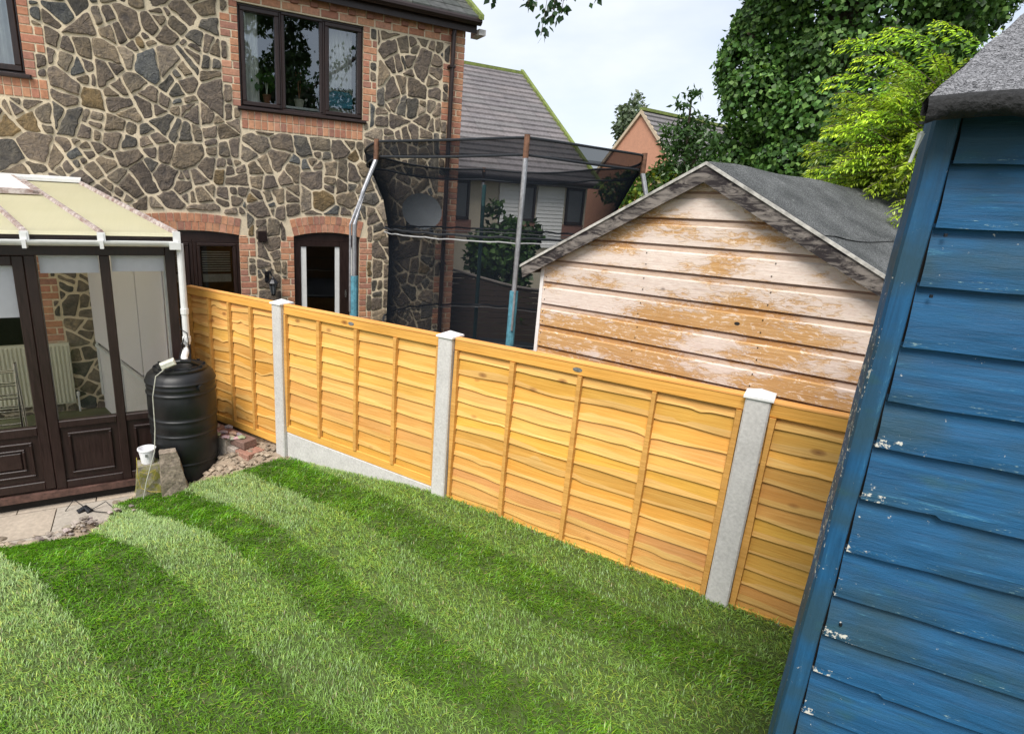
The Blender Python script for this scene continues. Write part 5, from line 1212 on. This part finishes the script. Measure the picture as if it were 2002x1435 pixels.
# golden conifer reaching over the shed roof
gc = thing('golden_conifer', 'bright yellow green conifer with arching feathery fronds between the two sheds', 'conifer', FW, (4.3, 4.75, -2.8))
m = MB(); m.tube([(4.3, 4.75, -2.8), (4.25, 4.75, -.5), (4.1, 4.75, .8), (4.0, 4.8, 1.15)], [.09, .07, .03, .01], 9); m.build('trunk', M['bark'], gc)
FP = []; FT = []; FSZ = []; FCc = []; m = MB()
rg = random.Random(5)
def frond(p0, dirv, Lf, tone):
    p = Vector(p0); d = Vector(dirv).normalized(); n = int(Lf/.015); pts = [tuple(p)]
    sidev = d.cross(Vector((0, 0, 1))).normalized()
    for i in range(n):
        t = i/n; d = (d+Vector((0, 0, -.036*(.2+t)))).normalized(); p = p+d*.015; pts.append(tuple(p))
        if t < .12: continue
        ll = .078*math.sin(math.pi*min(1, (1-t)*.75+.18))*rg.uniform(.8, 1.2)
        for sg in (-1, 1):
            if rg.random() < .12: continue
            td = (sidev*sg*.75+d*.75+Vector((0, 0, -.30+rg.gauss(0, .14)))).normalized()
            nseg = 3
            for k in range(nseg):
                q = p+td*ll*k/nseg+Vector((0, 0, -.012*k*k)); dd = (td+Vector((0, 0, -.25*k+rg.gauss(0, .15)))+d*.3*rg.random()).normalized()
                FP.append(tuple(q)); FT.append(tuple(dd)); FSZ.append(ll*.55*rg.uniform(.8, 1.2)); c = tone*rg.uniform(.8, 1.2)*(.75+.35*t+.12*k)
                FCc.append((c*.46*(.30+.80*t), c*.60*(.6+.45*t), c*.04))
    m.tube(pts[::3]+[pts[-1]], .0035, 4, (1, 1, 1))
for q in range(390):
    d = Vector((rg.gauss(-.35, .8), rg.gauss(-.25, .6), rg.gauss(.1, .8))); d.normalize(); rr = rg.uniform(.25, .85)
    st = Vector((3.88+d.x*rr*.85, 4.72+d.y*rr*.45, .52+d.z*rr*.72))
    if st.z < .02 or (st.z < .2 and st.x < 3.6): continue
    side_ = -1 if rg.random() < .8 else 1
    frond(st, (d.x+side_*rg.uniform(.2, .8), d.y*.6-.1, d.z*.3+rg.uniform(.1, .9)), rg.uniform(.22, .48), (.25+1.25*rr**2)*rg.uniform(.5, 1.15)*(.7 if st.z < .35 else 1))
for (x, y, z, L_, a, up_) in ((3.42, 4.35, 1.0, .62, 3.0, .7), (3.45, 4.4, .72, .55, 3.05, .5), (3.75, 4.3, 1.15, .5, 2.7, 1.0), (3.9, 4.15, .30, .5, 3.3, .25), (3.85, 4.1, .12, .55, 3.2, .2), (3.9, 4.0, .05, .42, 3.4, .1), (3.2, 4.5, 1.22, .42, 3.1, .45), (3.3, 4.4, .92, .62, 2.95, .6), (3.25, 4.4, .62, .5, 3.05, .5), (3.55, 4.45, 1.2, .5, 2.8, .8), (3.4, 4.5, 1.3, .4, 3.1, .35), (3.6, 4.5, .5, .5, 3.3, .5), (3.5, 4.4, .85, .5, 2.8, .5)):
    frond((x, y, z), (math.cos(a), math.sin(a)*.6, up_), L_, 1.35)
for (x, y, z, L_, u) in ((3.38, 3.98, .20, .34, -.02), (3.34, 3.96, .13, .30, -.12), (3.40, 3.96, .10, .26, -.2)): frond((x, y, z), (-1, -.05, u+.18), L_, .8)
m.build('branchlets', M['bark'], gc)
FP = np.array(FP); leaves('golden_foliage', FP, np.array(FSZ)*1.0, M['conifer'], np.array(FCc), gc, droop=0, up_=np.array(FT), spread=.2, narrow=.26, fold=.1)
# shrubs
def shrub(name, lab, cat, base, L_, N, ls, pal, w, stems, narrow=.6, droop=.5, mat='leaf', surf=.6):
    t = thing(name, lab, cat, FW, base); m = MB()
    for s_ in stems: m.tube(s_, [.025*(1-i/len(s_))+.006 for i in range(len(s_))], 6)
    m.build('stem', M['bark'], t); P, D_, K = crown(L_, N, surf); lb = rng.uniform(.75, 1.25, len(L_))[K]
    leaves('foliage', P, rng.uniform(ls*.7, ls*1.2, len(P)), M[mat], leafcol(len(P), pal, w)*lb[:, None], t, N=D_, droop=droop, narrow=narrow); return t
def rl(c, e, n, r, seed):
    rg = random.Random(seed); return [(c[0]+rg.uniform(-e[0], e[0]), c[1]+rg.uniform(-e[1], e[1]), c[2]+rg.uniform(-e[2], e[2]), r*rg.uniform(.6, 1.2), r*rg.uniform(.6, 1.2), r*rg.uniform(.6, 1.1)) for _ in range(n)]
shrub('climbing_bush', 'tall leafy bush growing behind the trampoline net', 'bush', (1.1, 10.9, -2.8), rl((1.1, 10.9, -1.3), (.55, .2, .75), 14, .42, 3)+rl((1.15, 10.9, -.35), (.25, .1, .2), 4, .24, 4)+[(1.0, 10.8, .05, .16, .15, .16), (1.75, 10.8, -.35, .2, .2, .2)], 9000, .13, [(.045, .10, .022), (.09, .17, .05), (.025, .06, .015)], [4, 3, 2], [((1.1, 10.9, -2.8), (1.0, 10.9, -1.2), (1.1, 10.9, 0))], .8)
shrub('shrub', 'yellow green shrub showing above the left slope of the old shed roof', 'shrub', (2.9, 8.6, -2.8), rl((2.95, 8.6, .25), (.5, .3, .25), 12, .26, 6), 5200, .10, [(.07, .13, .025), (.16, .22, .03), (.04, .09, .02), (.22, .20, .03)], [4, 3, 2, .6], [((2.9, 8.6, -2.8), (2.85, 8.6, -1), (2.95, 8.6, .4))], .45)
shrub('elder_tree', 'young feathery leaved tree in front of the distant tiled roof', 'tree', (3.5, 8.4, -2.8), rl((3.42, 8.4, .95), (.16, .15, .45), 10, .22, 8)+rl((3.35, 8.4, .45), (.3, .2, .2), 7, .22, 18)+[(3.20, 8.3, 1.52, .13, .1, .06), (3.33, 8.3, 1.66, .12, .1, .05), (3.62, 8.3, 1.32, .18, .1, .05), (3.10, 8.3, 1.22, .16, .1, .04)], 4600, .10, [(.045, .095, .03), (.07, .14, .04)], [1, 1], [((3.5, 8.4, -2.8), (3.45, 8.4, 0), (3.35, 8.4, 1.6)), ((3.45, 8.4, .3), (3.6, 8.4, 1.3))], .38)
shrub('distant_tree', 'distant grey green tree rising behind the orange brick gable', 'tree', (10.0, 33, -3), rl((9.95, 33, 4.5), (.35, .3, 1.3), 16, .55, 10)+[(10.25, 33, 6.1, .35, .3, .4), (9.6, 33, 5.4, .25, .3, .4)], 4500, .26, [(.10, .14, .08), (.14, .18, .11)], [1, 1], [((10, 33, -3), (10, 33, 2), (10.1, 33, 5.5))], .6)
# tree whose reflection shows in the upstairs panes
shrub('reflected_tree', 'leafy tree whose reflection shows in the upstairs window panes', 'tree', (7.4, -2.3, -2.2), rl((7.2, -2.3, 4.2), (1.9, 1.5, 1.5), 22, .62, 12)+rl((6.0, -.9, 6.1), (.9, .8, .4), 7, .45, 14), 12000, .17, [(.03, .06, .015), (.05, .09, .02)], [1, 1], [((7.4, -2.3, -2.2), (7.4, -2.3, 1), (7.1, -2.2, 4)), ((7.1, -2.2, 4), (6.2, -1.2, 5.8))], .7)
